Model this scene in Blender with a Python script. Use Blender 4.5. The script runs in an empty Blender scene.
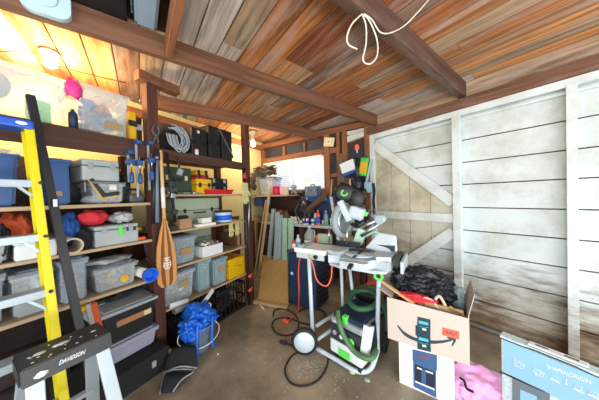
import bpy, bmesh, math, random
from mathutils import Vector, Matrix, Euler, noise
random.seed(7)
C = bpy.context.scene.collection
PI = math.pi
# ------------------------------------------------------------------ camera
FPX = 210.557; YAW = math.radians(52.77948); PIT = math.radians(-.88183); ROL = math.radians(-1.63028)
CAMZ = 1.5
c, s = math.cos(YAW), math.sin(YAW); RZ = Matrix(((c, s, 0), (-s, c, 0), (0, 0, 1)))
c, s = math.cos(PIT), math.sin(PIT); RX = Matrix(((1, 0, 0), (0, c, s), (0, -s, c)))
c, s = math.cos(ROL), math.sin(ROL); RY = Matrix(((c, 0, s), (0, 1, 0), (-s, 0, c)))
MW = RY @ RX @ RZ                     # world -> (right, forward, up)
cam_d = bpy.data.cameras.new('camera'); cam = bpy.data.objects.new('camera', cam_d); C.objects.link(cam)
inv = MW.transposed()
r_, f_, u_ = inv.col[0], inv.col[1], inv.col[2]
cam.matrix_world = Matrix(((r_[0], u_[0], -f_[0], 0), (r_[1], u_[1], -f_[1], 0), (r_[2], u_[2], -f_[2], CAMZ), (0, 0, 0, 1)))
cam_d.sensor_width = 36; cam_d.sensor_fit = 'HORIZONTAL'; cam_d.lens = FPX * 36 / 599; cam_d.clip_start = .02
bpy.context.scene.camera = cam
# ------------------------------------------------------------------ frames of the two walls
TH = math.radians(23.348); TW = math.radians(17.197)
ES = Vector((-math.sin(TH), math.cos(TH), 0)); EN = Vector((-math.cos(TH), -math.sin(TH), 0))
EW = Vector((math.cos(TW), math.sin(TW), 0)); EQ = Vector((math.sin(TW), -math.cos(TW), 0))
RS = PI / 2 + TH; RW = TW            # z rotation of things on the shelves / on the window wall
def S(s, n, z=0): v = ES * s + EN * n; v.z = z; return v
def W(w, q, z=0): v = EW * w + EQ * q; v.z = z; return v
def ray(px, py): return inv @ Vector(((px - 299.5) / FPX, 1, -(py - 200) / FPX))
def hit(px, py, nv, k):
    d = ray(px, py); nv = Vector(nv); t = (k - nv.z * CAMZ) / nv.dot(d); return Vector((0, 0, CAMZ)) + d * t
def Zp(px, py, z=0): return hit(px, py, (0, 0, 1), z)
def SN(px, py, n): p = hit(px, py, EN, n); return p.dot(ES), p.z
def WQ(px, py, q): p = hit(px, py, EQ, q); return p.dot(EW), p.z
def Yp(px, py, y): return hit(px, py, (0, 1, 0), y)
# ------------------------------------------------------------------ materials
def lin(h):
    v = [int(h[i:i + 2], 16) / 255 for i in (0, 2, 4)]
    return tuple(x / 12.92 if x <= .04045 else ((x + .055) / 1.055) ** 2.4 for x in v) + (1,)
def newmat(name):
    m = bpy.data.materials.new(name); m.use_nodes = True; nt = m.node_tree
    return m, nt, nt.nodes['Principled BSDF'], nt.nodes['Material Output']
MATS = {}
def pbr(name, col, rough=.5, metal=0, var=.12, scale=12, bump=.0, spec=.5):
    if name in MATS: return MATS[name]
    m, nt, b, o = newmat(name); N = nt.nodes; L = nt.links
    tc = N.new('ShaderNodeTexCoord'); nz = N.new('ShaderNodeTexNoise'); nz.inputs['Scale'].default_value = scale; nz.inputs['Detail'].default_value = 5
    L.new(tc.outputs['Object'], nz.inputs['Vector'])
    mx = N.new('ShaderNodeMix'); mx.data_type = 'RGBA'
    cc = lin(col); mx.inputs[6].default_value = tuple(x * (1 - var) for x in cc[:3]) + (1,); mx.inputs[7].default_value = tuple(min(1, x * (1 + var)) for x in cc[:3]) + (1,)
    L.new(nz.outputs['Fac'], mx.inputs[0]); L.new(mx.outputs[2], b.inputs['Base Color'])
    b.inputs['Roughness'].default_value = rough; b.inputs['Metallic'].default_value = metal; b.inputs['Specular IOR Level'].default_value = spec
    if bump:
        bp = N.new('ShaderNodeBump'); bp.inputs['Strength'].default_value = bump; bp.inputs['Distance'].default_value = .01
        L.new(nz.outputs['Fac'], bp.inputs['Height']); L.new(bp.outputs['Normal'], b.inputs['Normal'])
    MATS[name] = m; return m
def wood(name, cols, axis='x', rough=.75, grain=1.0, dirt=None, rnd=True, sc=1.0):
    """boards coloured per board (islands), grain drawn out along one axis"""
    m, nt, b, o = newmat(name); N = nt.nodes; L = nt.links
    tc = N.new('ShaderNodeTexCoord'); mp = N.new('ShaderNodeMapping')
    k = {'x': (1.2, 22, 22), 'y': (22, 1.2, 22), 'z': (22, 22, 1.2)}[axis]
    mp.inputs['Scale'].default_value = tuple(v * sc for v in k)
    geo = N.new('ShaderNodeNewGeometry')
    ad = N.new('ShaderNodeVectorMath'); ad.operation = 'ADD'
    sc_ = N.new('ShaderNodeMath'); sc_.operation = 'MULTIPLY'; sc_.inputs[1].default_value = 40
    L.new(geo.outputs['Random Per Island'], sc_.inputs[0]); L.new(tc.outputs['Object'], mp.inputs['Vector'])
    L.new(mp.outputs[0], ad.inputs[0]); L.new(sc_.outputs[0], ad.inputs[1])
    nz = N.new('ShaderNodeTexNoise'); nz.inputs['Scale'].default_value = 1; nz.inputs['Detail'].default_value = 7; nz.inputs['Roughness'].default_value = .62; nz.inputs['Distortion'].default_value = .6
    L.new(ad.outputs[0], nz.inputs['Vector'])
    cr = N.new('ShaderNodeValToRGB'); cr.color_ramp.interpolation = 'CONSTANT' if rnd else 'LINEAR'
    el = cr.color_ramp.elements
    while len(el) < len(cols): el.new(.5)
    for i, cc in enumerate(cols): el[i].position = i / len(cols); el[i].color = lin(cc)
    L.new(geo.outputs['Random Per Island'] if rnd else nz.outputs['Fac'], cr.inputs[0])
    rr = N.new('ShaderNodeValToRGB'); rr.color_ramp.elements[0].position = .36; rr.color_ramp.elements[0].color = (1 - .5 * grain,) * 3 + (1,); rr.color_ramp.elements[1].position = .60; rr.color_ramp.elements[1].color = (1.0, 1.0, 1.0, 1)
    L.new(nz.outputs['Fac'], rr.inputs[0])
    mx = N.new('ShaderNodeMix'); mx.data_type = 'RGBA'; mx.blend_type = 'MULTIPLY'; mx.inputs[0].default_value = 1
    L.new(cr.outputs[0], mx.inputs[6]); L.new(rr.outputs[0], mx.inputs[7]); out = mx.outputs[2]
    # broad weather stains
    n2 = N.new('ShaderNodeTexNoise'); n2.inputs['Scale'].default_value = .9; n2.inputs['Detail'].default_value = 6; n2.inputs['Roughness'].default_value = .7
    mp2 = N.new('ShaderNodeMapping'); mp2.inputs['Scale'].default_value = {'x': (1.2, 6, 6), 'y': (6, 1.2, 6), 'z': (6, 6, 1.2)}[axis]
    L.new(tc.outputs['Object'], mp2.inputs['Vector']); L.new(mp2.outputs[0], n2.inputs['Vector'])
    r2 = N.new('ShaderNodeValToRGB'); r2.color_ramp.elements[0].position = .5; r2.color_ramp.elements[1].position = .68
    L.new(n2.outputs['Fac'], r2.inputs[0])
    mf = N.new('ShaderNodeMath'); mf.operation = 'MULTIPLY'; mf.inputs[1].default_value = .55 if dirt else 0
    L.new(r2.outputs[0], mf.inputs[0])
    m3 = N.new('ShaderNodeMix'); m3.data_type = 'RGBA'; m3.inputs[7].default_value = lin(dirt or 'ffffff')
    L.new(mf.outputs[0], m3.inputs[0]); L.new(out, m3.inputs[6]); L.new(m3.outputs[2], b.inputs['Base Color'])
    b.inputs['Roughness'].default_value = rough; b.inputs['Specular IOR Level'].default_value = .3
    bp = N.new('ShaderNodeBump'); bp.inputs['Strength'].default_value = .25; bp.inputs['Distance'].default_value = .01
    L.new(nz.outputs['Fac'], bp.inputs['Height']); L.new(bp.outputs['Normal'], b.inputs['Normal'])
    MATS[name] = m; return m
def clear(name, col, op=.4, rough=.25):
    m, nt, b, o = newmat(name); N = nt.nodes; L = nt.links
    tc = N.new('ShaderNodeTexCoord'); nz = N.new('ShaderNodeTexNoise'); nz.inputs['Scale'].default_value = 9; nz.inputs['Detail'].default_value = 4
    L.new(tc.outputs['Object'], nz.inputs['Vector'])
    mr = N.new('ShaderNodeMapRange'); mr.inputs[3].default_value = max(0, op - .12); mr.inputs[4].default_value = min(1, op + .12); L.new(nz.outputs['Fac'], mr.inputs[0])
    b.inputs['Base Color'].default_value = lin(col); b.inputs['Roughness'].default_value = rough
    t = N.new('ShaderNodeBsdfTransparent'); t.inputs[0].default_value = (.95, .97, .98, 1)
    mx = N.new('ShaderNodeMixShader'); L.new(mr.outputs[0], mx.inputs[0]); L.new(t.outputs[0], mx.inputs[1]); L.new(b.outputs[0], mx.inputs[2]); L.new(mx.outputs[0], o.inputs[0])
    MATS[name] = m; return m
def junkmat(name, cols):
    m, nt, b, o = newmat(name); N = nt.nodes; L = nt.links
    g = N.new('ShaderNodeNewGeometry'); cr = N.new('ShaderNodeValToRGB'); cr.color_ramp.interpolation = 'CONSTANT'; el = cr.color_ramp.elements
    while len(el) < len(cols): el.new(.5)
    for i, cc in enumerate(cols): el[i].position = i / len(cols); el[i].color = lin(cc)
    L.new(g.outputs['Random Per Island'], cr.inputs[0]); L.new(cr.outputs[0], b.inputs['Base Color']); b.inputs['Roughness'].default_value = .55
    MATS[name] = m; return m
def emit(name, col, st):
    m, nt, b, o = newmat(name); b.inputs['Base Color'].default_value = lin(col); b.inputs['Emission Color'].default_value = lin(col); b.inputs['Emission Strength'].default_value = st
    MATS[name] = m; return m
# ------------------------------------------------------------------ mesh helpers
def nb(): return bmesh.new()
def hexa(bm, P):
    v = [bm.verts.new(p) for p in P]
    for f in ((0, 3, 2, 1), (4, 5, 6, 7), (0, 1, 5, 4), (1, 2, 6, 5), (2, 3, 7, 6), (3, 0, 4, 7)): bm.faces.new([v[i] for i in f])
    return v
def box(bm, x0, x1, y0, y1, z0, z1, bev=0, M=None, taper=0):
    t = taper
    P = [Vector(p) for p in ((x0 + t, y0 + t, z0), (x1 - t, y0 + t, z0), (x1 - t, y1 - t, z0), (x0 + t, y1 - t, z0), (x0, y0, z1), (x1, y0, z1), (x1, y1, z1), (x0, y1, z1))]
    if M is not None: P = [M @ p for p in P]
    v = hexa(bm, P)
    if bev:
        ed = {e for q in v for e in q.link_edges}
        bmesh.ops.bevel(bm, geom=list(ed), offset=min(bev, .45 * min(abs(x1 - x0), abs(y1 - y0), abs(z1 - z0))), segments=2, affect='EDGES', profile=.6)
    return bm
def rbox(bm, cen, size, rot=(0, 0, 0), bev=0):
    M = Matrix.Translation(cen) @ Euler(rot).to_matrix().to_4x4(); a, b_, c_ = (k / 2 for k in size)
    return box(bm, -a, a, -b_, b_, -c_, c_, bev, M)
def bar(bm, p0, p1, w, t, up=(0, 0, 1), bev=0):
    """rectangular bar from p0 to p1, width w across, thickness t along 'up'"""
    p0, p1 = Vector(p0), Vector(p1); d = p1 - p0; l = d.length; d.normalize()
    side = d.cross(Vector(up)).normalized(); u = side.cross(d)
    M = Matrix(((d.x, side.x, u.x, p0.x), (d.y, side.y, u.y, p0.y), (d.z, side.z, u.z, p0.z), (0, 0, 0, 1)))
    return box(bm, 0, l, -w / 2, w / 2, -t / 2, t / 2, bev, M)
def tube(bm, pts, r, seg=8, closed=False, rr=None):
    pts = [Vector(p) for p in pts]; n = len(pts); rings = []; prev = None
    for i, p in enumerate(pts):
        if closed: d = pts[(i + 1) % n] - pts[i - 1]
        else: d = pts[min(i + 1, n - 1)] - pts[max(i - 1, 0)]
        if d.length < 1e-9: d = Vector((0, 0, 1))
        d.normalize()
        if prev is None:
            a = Vector((0, 0, 1)) if abs(d.z) < .9 else Vector((1, 0, 0)); x = d.cross(a).normalized()
        else: x = (prev - d * prev.dot(d)); x = x.normalized() if x.length > 1e-6 else d.orthogonal().normalized()
        prev = x; y = d.cross(x); R = rr[i] if rr else r
        rings.append([bm.verts.new(p + (x * math.cos(2 * PI * k / seg) + y * math.sin(2 * PI * k / seg)) * R) for k in range(seg)])
    m = n if closed else n - 1
    for i in range(m):
        a, b_ = rings[i], rings[(i + 1) % n]
        for k in range(seg): bm.faces.new((a[k], a[(k + 1) % seg], b_[(k + 1) % seg], b_[k])).smooth = True
    if not closed: bm.faces.new(rings[0][::-1]); bm.faces.new(rings[-1])
    return bm
def curve(pts, k=6, closed=False):
    pts = [Vector(p) for p in pts]; out = []; n = len(pts)
    for i in range(n if closed else n - 1):
        g = (lambda j: pts[j % n]) if closed else (lambda j: pts[max(0, min(n - 1, j))])
        a, b_, c_, d = g(i - 1), g(i), g(i + 1), g(i + 2)
        for j in range(k):
            t = j / k; out.append(.5 * ((2 * b_) + (c_ - a) * t + (2 * a - 5 * b_ + 4 * c_ - d) * t * t + (3 * b_ - a - 3 * c_ + d) * t ** 3))
    if not closed: out.append(pts[-1])
    return out
def lathe(bm, prof, seg=24, M=None):
    M = M or Matrix.Identity(4); rings = []
    for r, z in prof:
        rings.append([bm.verts.new(M @ Vector((r * math.cos(2 * PI * k / seg), r * math.sin(2 * PI * k / seg), z))) for k in range(seg)])
    for a, b_ in zip(rings, rings[1:]):
        for k in range(seg): bm.faces.new((a[k], a[(k + 1) % seg], b_[(k + 1) % seg], b_[k])).smooth = True
    bm.faces.new(rings[0][::-1]); bm.faces.new(rings[-1]); return bm
def at(x, y, z, rx=0, ry=0, rz=0): return Matrix.Translation((x, y, z)) @ Euler((rx, ry, rz)).to_matrix().to_4x4()
def prism(bm, poly, t0, t1, plane='xz', M=None):
    """polygon in a plane, pushed along the third axis from t0 to t1"""
    f = {'xz': lambda a, b_, t: Vector((a, t, b_)), 'xy': lambda a, b_, t: Vector((a, b_, t)), 'yz': lambda a, b_, t: Vector((t, a, b_))}[plane]
    g = (lambda v: M @ v) if M is not None else (lambda v: v)
    A = [bm.verts.new(g(f(a, b_, t0))) for a, b_ in poly]; B = [bm.verts.new(g(f(a, b_, t1))) for a, b_ in poly]; n = len(A)
    bm.faces.new(A); bm.faces.new(B[::-1])
    for i in range(n): bm.faces.new((A[i], B[i], B[(i + 1) % n], A[(i + 1) % n]))
    return bm
def blob(bm, cen, rad, amp=.2, freq=3.0, seed=0, sub=3, flat=None, M=None):
    n0 = len(bm.verts); r = bmesh.ops.create_icosphere(bm, subdivisions=sub, radius=1)
    for v in r['verts']:
        d = v.co.copy(); k = 1 + amp * (noise.noise(d * freq + Vector((seed * 7.3, seed, 0))) + .5 * noise.noise(d * freq * 2.3 + Vector((0, seed, seed))))
        p = Vector((d.x * rad[0] * k, d.y * rad[1] * k, d.z * rad[2] * k))
        if flat is not None and p.z < -flat: p.z = -flat
        p = p + Vector(cen); v.co = M @ p if M is not None else p
        for f in v.link_faces: f.smooth = True
    return bm
def shell(bm, t):
    bmesh.ops.recalc_face_normals(bm, faces=bm.faces[:]); bmesh.ops.solidify(bm, geom=bm.faces[:], thickness=t); return bm
def mesh(name, bm, mat, parent=None, fix=True):
    if fix: bmesh.ops.recalc_face_normals(bm, faces=bm.faces[:])
    me = bpy.data.meshes.new(name); bm.to_mesh(me); bm.free(); me.materials.append(MATS[mat] if isinstance(mat, str) else mat)
    o = bpy.data.objects.new(name, me); C.objects.link(o)
    if parent: o.parent = parent
    return o
def tag(o, label, cat, group=None, kind=None):
    o['label'] = label; o['category'] = cat
    if group: o['group'] = group
    if kind: o['kind'] = kind
    return o
def thing(name, label, cat, loc=(0, 0, 0), rz=0, group=None, rot=None):
    o = bpy.data.objects.new(name, None); C.objects.link(o); o.location = loc; o.rotation_euler = rot if rot else (0, 0, rz); o.empty_display_size = .05
    return tag(o, label, cat, group)
def one(name, label, cat, bm, mat, loc=(0, 0, 0), rz=0, group=None, kind=None, rot=None):
    o = mesh(name, bm, mat); o.location = loc; o.rotation_euler = rot if rot else (0, 0, rz)
    return tag(o, label, cat, group, kind)
def struct(name, bm, mat, parent=None):
    o = mesh(name, bm, mat, parent)
    if not parent: o['kind'] = 'structure'
    return o
def text(s_, size, mat, parent, M, name='lettering', ext=.0008, sx=1, width=None):
    cu = bpy.data.curves.new('t', 'FONT'); cu.body = s_; cu.size = size; cu.extrude = ext; cu.align_x = 'CENTER'; cu.align_y = 'CENTER'
    o = bpy.data.objects.new('t', cu); C.objects.link(o); dg = bpy.context.evaluated_depsgraph_get(); dg.update()
    me = bpy.data.meshes.new_from_object(o.evaluated_get(dg)); bpy.data.objects.remove(o)
    if width: xs = [v.co.x for v in me.vertices]; sx = width / (max(xs) - min(xs))
    me.transform(M @ Matrix.Diagonal((sx, 1, 1, 1))); me.materials.clear(); me.materials.append(MATS[mat]); p = bpy.data.objects.new(name, me); C.objects.link(p); p.parent = parent; return p
FR = Euler((PI / 2, 0, 0)).to_matrix().to_4x4()     # text standing on a front (-y) face
# ------------------------------------------------------------------ palette
for a in (('white_plastic', 'dfe4e6', .35), ('grey_plastic', '9aa2a6', .45), ('black_plastic', '1c1d20', .45), ('dark_plastic', '2b2c2f', .5), ('blue_plastic', '23508c', .4),
          ('bright_blue', '1d62d8', .45), ('red_plastic', 'c8202a', .4), ('yellow_plastic', 'dcae0c', .4), ('orange_plastic', 'f0562c', .4), ('pink_plastic', 'e83a8c', .4),
          ('green_plastic', '3fc04a', .4), ('lime', '62e05a', .4), ('fiberglass_yellow', 'dccc14', .45), ('ladder_blue', '1f57c4', .4), ('navy', '1d2f4c', .5), ('systainer', 'aab4b6', .5),
          ('teal', '5f9cc0', .5), ('teal_pale', '8fb8c8', .5), ('cardboard', 'a8865c', .8), ('cardboard_pale', 'c8b8a4', .85), ('paper', 'e8e6e0', .8), ('cream', 'd8cc9c', .8),
          ('sage', '8f9c84', .5), ('sage_pale', 'a9b8a0', .5), ('dark_green', '2c4636', .55), ('hose_green', '2c5a3c', .5), ('mdf', 'a88a56', .75), ('skin_wood', 'd8b078', .6),
          ('rubber', '17171a', .7), ('brown', '5a3c28', .7), ('maroon', '5b2530', .6), ('purple', '5a3a86', .5), ('lilac', '9a9cb0', .5), ('grey_blue', '6d7c8c', .5),
          ('charcoal', '2f3236', .6), ('wire_white', 'ddd8c8', .5), ('pale_blue', 'bcd8ea', .4), ('tape_dark', '27424e', .35), ('tape_blue', '58b8d0', .4), ('label_red', 'f26a50', .6),
          ('smile', '2b3d47', .6), ('mint', 'a8cdb8', .5), ('olive', '5e6440', .6), ('white_bright', 'f4f6f6', .5), ('pink_bag', 'e6a6d6', .45), ('khaki', '9c8860', .8), ('blade_wood', 'cc9654', .5), ('blade_dark', '7e4826', .5)):
    pbr(*a)
for a in (('steel', 'b8bcc0', .3, 1), ('aluminium', 'a3b0b8', .42, .45), ('saw_white', 'bcc8ce', .45, .1), ('dark_metal', '33363a', .4, .8), ('brass', 'a08040', .4, .9), ('galvanised', 'b0c0c6', .45, .15), ('tube_white', 'c4d2da', .4, .1)):
    pbr(a[0], a[1], a[2], a[3])
pbr('black_cloth', '222226', .9, 0, .3, 30, .4); pbr('red_cloth', 'cc3038', .85, 0, .25, 25, .4); pbr('blue_cloth', '1f4f9a', .8, 0, .3, 25, .4); pbr('orange_cloth', 'c4542c', .85, 0, .3, 20, .4)
pbr('ikea_blue', '1464d2', .4, 0, .3, 14, .3); pbr('bag_black', '1e222a', .3, 0, .35, 45, .9); pbr('carpet', '3a2e2e', .95, 0, .35, 60, .6); pbr('dark_mat', '1b1c1f', .9, 0, .3, 80, .6)
pbr('glove_cream', 'c4bf84', .9, 0, .15, 40, .3); pbr('grey_cloth', 'b8bcc0', .85, 0, .2, 20, .4); pbr('cable_grey', '8d979c', .5); pbr('insulation', 'c8c6be', .9, 0, .3, 10, .6)
pbr('rusty_grey', '5a5a5c', .5, .3, .3, 18, .2)
pbr('spattered_black', '26272b', .42, 0, .35, 9)
clear('clear_plastic', 'dde3e6', .27); clear('clear_milky', 'eceeee', .27); clear('clear_blue', '3f6fae', .6); clear('clear_teal', 'a9c4c8', .5); clear('clear_grey', 'bcc8d2', .38); clear('clear_loft', 'a8c4d8', .8); clear('glass', 'e8f0f4', .12, .05)
wood('ceiling_boards', ['b06e44', 'd4945e', 'bc7c4e', 'e0a068', 'b89a7c', '945a3c', 'd2c0b0', 'cc8448', 'b08260', 'a06040', 'd8ccc4', 'c07a44', 'd2a274', '907060'], 'x', .8, 1.25, 'bcb0a8')
wood('beam_wood', ['7a5440', '805842'], 'y', .75, .9, '5e483c')
wood('joist_wood', ['a8704e', '9c6444'], 'x', .75, .6)
wood('post_wood', ['6a4436', '5a382e'], 'z', .7, .7)
wood('post_red', ['84523a', '784a34', '92603f'], 'z', .75, .8, '6a4434')
wood('frame_red', ['86563c', '926044'], 'x', .75, .8)
wood('shelf_dark', ['4e332c', '553a30'], 'x', .7, .7)
wood('shelf_ply', ['b39b7c', 'a58c6e', 'c0a888'], 'x', .7, .5)
wood('lumber_pale', ['c8ac84', 'b89a70', 'd2ba92'], 'z', .7, .5)
wood('stripe_wood', ['c08a50'], 'z', .5, .6)
junkmat('junk_mixed', ['2c2c30', '8a2a20', 'b8b8b8', '2c4a80', '6a5a40', 'd0c8b0', '3c3c3c', '98a0a8', 'c08030', '446048'])
junkmat('junk_blue', ['1c50b8', '4878b8', '8898a8', 'c86858', '30425c', 'a8a8a8', '2868d0', '405878'])
junkmat('junk_dark', ['1c1c20', '2c2a2a', '3a3430', '24262c', '4c4c50', '181818', '5c3020'])
junkmat('junk_warm', ['d8c8a0', '8fce3c', 'c8b890', '3c3c34', 'e0e0d0', '70b040', 'c0a070'])
junkmat('junk_grey', ['8a9098', 'c0c4c8', '5c6066', 'd8dcdc', 'b89070', '48525e', 'a89878', '3c5a78'])
emit('bulb_glow', 'ffd9a0', 40)
# ================================================================== THE ROOM
def white_paint(name, tint, low='8a6c50', lowz=.54):
    m, nt, b, o = newmat(name); N = nt.nodes; L = nt.links
    tc = N.new('ShaderNodeTexCoord'); sp = N.new('ShaderNodeSeparateXYZ'); L.new(tc.outputs['Object'], sp.inputs[0])
    mp = N.new('ShaderNodeMapping'); mp.inputs['Scale'].default_value = (1.6, 5, 6); L.new(tc.outputs['Object'], mp.inputs['Vector'])
    n1 = N.new('ShaderNodeTexNoise'); n1.inputs['Scale'].default_value = 1.6; n1.inputs['Detail'].default_value = 8; n1.inputs['Roughness'].default_value = .68; L.new(mp.outputs[0], n1.inputs['Vector'])
    n2 = N.new('ShaderNodeTexNoise'); n2.inputs['Scale'].default_value = 2.4; n2.inputs['Detail'].default_value = 7; n2.inputs['Roughness'].default_value = .7; L.new(tc.outputs['Object'], n2.inputs['Vector'])
    # worn band at the foot: paint gone where (height + noise) is small
    ad = N.new('ShaderNodeMath'); ad.operation = 'MULTIPLY_ADD'; ad.inputs[1].default_value = 1.7; L.new(n1.outputs['Fac'], ad.inputs[0])
    sb = N.new('ShaderNodeMath'); sb.operation = 'ADD'; sb.inputs[1].default_value = -.85; L.new(sp.outputs[2], sb.inputs[0]); L.new(sb.outputs[0], ad.inputs[2])
    mr = N.new('ShaderNodeMapRange'); mr.inputs[1].default_value = lowz + .18; mr.inputs[2].default_value = lowz - .38; L.new(ad.outputs[0], mr.inputs[0])
    rp = N.new('ShaderNodeValToRGB'); rp.color_ramp.elements[0].position = .36; rp.color_ramp.elements[0].color = lin(tint[1]); rp.color_ramp.elements[1].position = .56; rp.color_ramp.elements[1].color = lin(tint[0]); L.new(n2.outputs['Fac'], rp.inputs[0])
    rb = N.new('ShaderNodeValToRGB'); rb.color_ramp.elements[0].position = .38; rb.color_ramp.elements[0].color = lin('5e4636'); rb.color_ramp.elements[1].position = .6; rb.color_ramp.elements[1].color = lin('aa9a84'); L.new(n1.outputs['Fac'], rb.inputs[0])
    mx = N.new('ShaderNodeMix'); mx.data_type = 'RGBA'; L.new(mr.outputs[0], mx.inputs[0]); L.new(rp.outputs[0], mx.inputs[6]); L.new(rb.outputs[0], mx.inputs[7])
    L.new(mx.outputs[2], b.inputs['Base Color']); b.inputs['Roughness'].default_value = .55
    bp = N.new('ShaderNodeBump'); bp.inputs['Strength'].default_value = .15; bp.inputs['Distance'].default_value = .01; L.new(n1.outputs['Fac'], bp.inputs['Height']); L.new(bp.outputs['Normal'], b.inputs['Normal'])
    MATS[name] = m
white_paint('painted_boards', ('d2dee0', 'b8c2bc'))
white_paint('painted_frame', ('d8e2e4', 'bec6c2'), lowz=.3)
white_paint('painted_planks', ('c8c8b6', 'a89e84'), lowz=.75)
def concrete():
    m, nt, b, o = newmat('concrete'); N = nt.nodes; L = nt.links
    tc = N.new('ShaderNodeTexCoord'); n1 = N.new('ShaderNodeTexNoise'); n1.inputs['Scale'].default_value = 1.7; n1.inputs['Detail'].default_value = 9; n1.inputs['Roughness'].default_value = .65; L.new(tc.outputs['Object'], n1.inputs['Vector'])
    rp = N.new('ShaderNodeValToRGB'); rp.color_ramp.elements[0].position = .34; rp.color_ramp.elements[0].color = lin('6e6252'); rp.color_ramp.elements[1].position = .66; rp.color_ramp.elements[1].color = lin('a89a82'); L.new(n1.outputs['Fac'], rp.inputs[0])
    n3 = N.new('ShaderNodeTexNoise'); n3.inputs['Scale'].default_value = 95; n3.inputs['Detail'].default_value = 3; L.new(tc.outputs['Object'], n3.inputs['Vector'])
    r3 = N.new('ShaderNodeValToRGB'); r3.color_ramp.elements[0].position = .655; r3.color_ramp.elements[1].position = .73; L.new(n3.outputs['Fac'], r3.inputs[0])
    mx = N.new('ShaderNodeMix'); mx.data_type = 'RGBA'; mx.inputs[7].default_value = lin('c8bca8'); L.new(r3.outputs[0], mx.inputs[0]); L.new(rp.outputs[0], mx.inputs[6]); L.new(mx.outputs[2], b.inputs['Base Color'])
    b.inputs['Roughness'].default_value = .6; b.inputs['Specular IOR Level'].default_value = .35
    bp = N.new('ShaderNodeBump'); bp.inputs['Strength'].default_value = .1; bp.inputs['Distance'].default_value = .01; L.new(n1.outputs['Fac'], bp.inputs['Height']); L.new(bp.outputs['Normal'], b.inputs['Normal'])
    MATS['concrete'] = m
concrete()
CE = 2.74; XR = 1.9; YS = -2.6
struct('floor', box(nb(), -5.2, 5.0, -3.4, 3.6, -.1, 0), 'concrete')
# ---- ceiling boards run along x, each board its own island
def leftx(y): return -(3.12 + .396 * y) / .918 if y < 2.31 else (y - 3.02) / .3096 - 2.02
bm = nb(); y = -2.6; random.seed(3)
while y < 3.05:
    y1 = y + .172; xl = min(leftx(y), leftx(y1 + .01)) if y < 2.31 else max(leftx(y), -4.4) - .12
    cuts = [xl]; k = random.uniform(-3.6, -1.6)
    x = xl
    while True:
        x += random.uniform(1.5, 3.2)
        if x > XR - .4: break
        cuts.append(x)
    cuts.append(XR)
    if y < .16: cuts = [q for q in cuts if q < -2.1] + [-1.88]
    for a, b_ in zip(cuts, cuts[1:]):
        dz = random.uniform(0, .008); box(bm, a + .002, b_ - .002, y + .003, y1 - .003, CE + dz, CE + .03 + dz)
    y = y1 + .004
struct('ceiling', bm, 'ceiling_boards')
bm = nb(); box(bm, -5.0, XR, -3.0, 3.4, 3.42, 3.46); box(bm, -1.9, XR, .24, .27, 2.78, 3.42); box(bm, -4.9, XR, -3.0, -2.96, 2.74, 3.42)
box(bm, -1.97, -1.94, -3, .24, 2.78, 3.42)
struct('trim_1', bm, 'shelf_dark').name = 'trim_1'
# black sheet above the boards, seen in the slots between them
struct('trim_2', box(nb(), -5.0, XR, .27, 3.4, CE + .05, CE + .06), 'black_plastic')
wood('beam_dark', ['6a5044', '64493c'], 'y', .75, .9, '8a7a70')
# ---- ceiling beams, each a thing of its own
def beam(x0, y0, y1, label, w=.045, z0=2.575, z1=2.735):
    one('ceiling_beam', label, 'beam', box(nb(), x0, x0 + w, y0, y1, z0, z1, .003), 'beam_wood')
one('ceiling_beam', 'thick dark grey-brown ceiling beam in the foreground with a white cord looped round it', 'beam', box(nb(), -.815, -.745, -2.55, 2.97, 2.575, 2.735, .003), 'beam_dark')
wood('x', ['5c4840'], 'y') if False else None
0 and beam(-.815, -2.55, 2.97, 'thick brown ceiling beam in the foreground with a white cord looped round it', .07)
beam(-1.91, -2.55, 2.99, 'long reddish ceiling beam carrying the white round-cornered box at its left end', .05)
beam(-2.99, .10, 2.78, 'thinner brown ceiling beam resting on the shelving post beside the bare bulb', .05)
one('ceiling_joist', 'short reddish joist running overhead from the long beam beside the grey loft bin', 'joist', box(nb(), -1.858, -.82, .19, .235, 2.575, 2.735, .003), 'joist_wood')
# ---- right wall: white boards, posts, K brace
bm = nb(); zs = [0, .265, .53, .795, 1.055, 1.32, 1.59, 1.845, 2.105, 2.44]; random.seed(5)
for a, b_ in zip(zs, zs[1:]):
    xs = [-2.0, random.uniform(-.6, .4), XR]
    for p, q in ((-2.0, -.84), (-.84, -.03), (-.03, .77), (.77, XR)):
        dy = random.uniform(0, .006); box(bm, p, q, 3.02 + dy, 3.045 + dy, a + .006, b_ - .006)
struct('wall_right', bm, 'painted_boards')
struct('trim_3', box(nb(), -2.0, XR, 3.06, 3.09, 0, 2.75), 'brown')
bm = nb(); box(bm, -2.0, XR, 2.945, 3.02, 2.375, 2.445, .004); box(bm, -2.0, XR, 2.985, 3.02, 2.325, 2.35, .003)
for x0, w in ((-.885, .078), (-.052, .062), (.76, .065), (1.8, .1)): box(bm, x0, x0 + w, 2.94, 3.018, 0.02, 2.4, .004)
struct('trim_4', bm, 'painted_frame')
# plate and boards over the white wall
bm = nb(); box(bm, -2.06, XR, 2.93, 3.03, 2.45, 2.565, .004); wood('header_wood', ['86604a', '7a5644'], 'x', .75, .9, 'a08a7a'); struct('trim_5', bm, 'header_wood')
bm = nb(); box(bm, -2.06, XR, 2.97, 3.03, 2.57, 2.735); struct('trim_6', bm, 'ceiling_boards')
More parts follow.
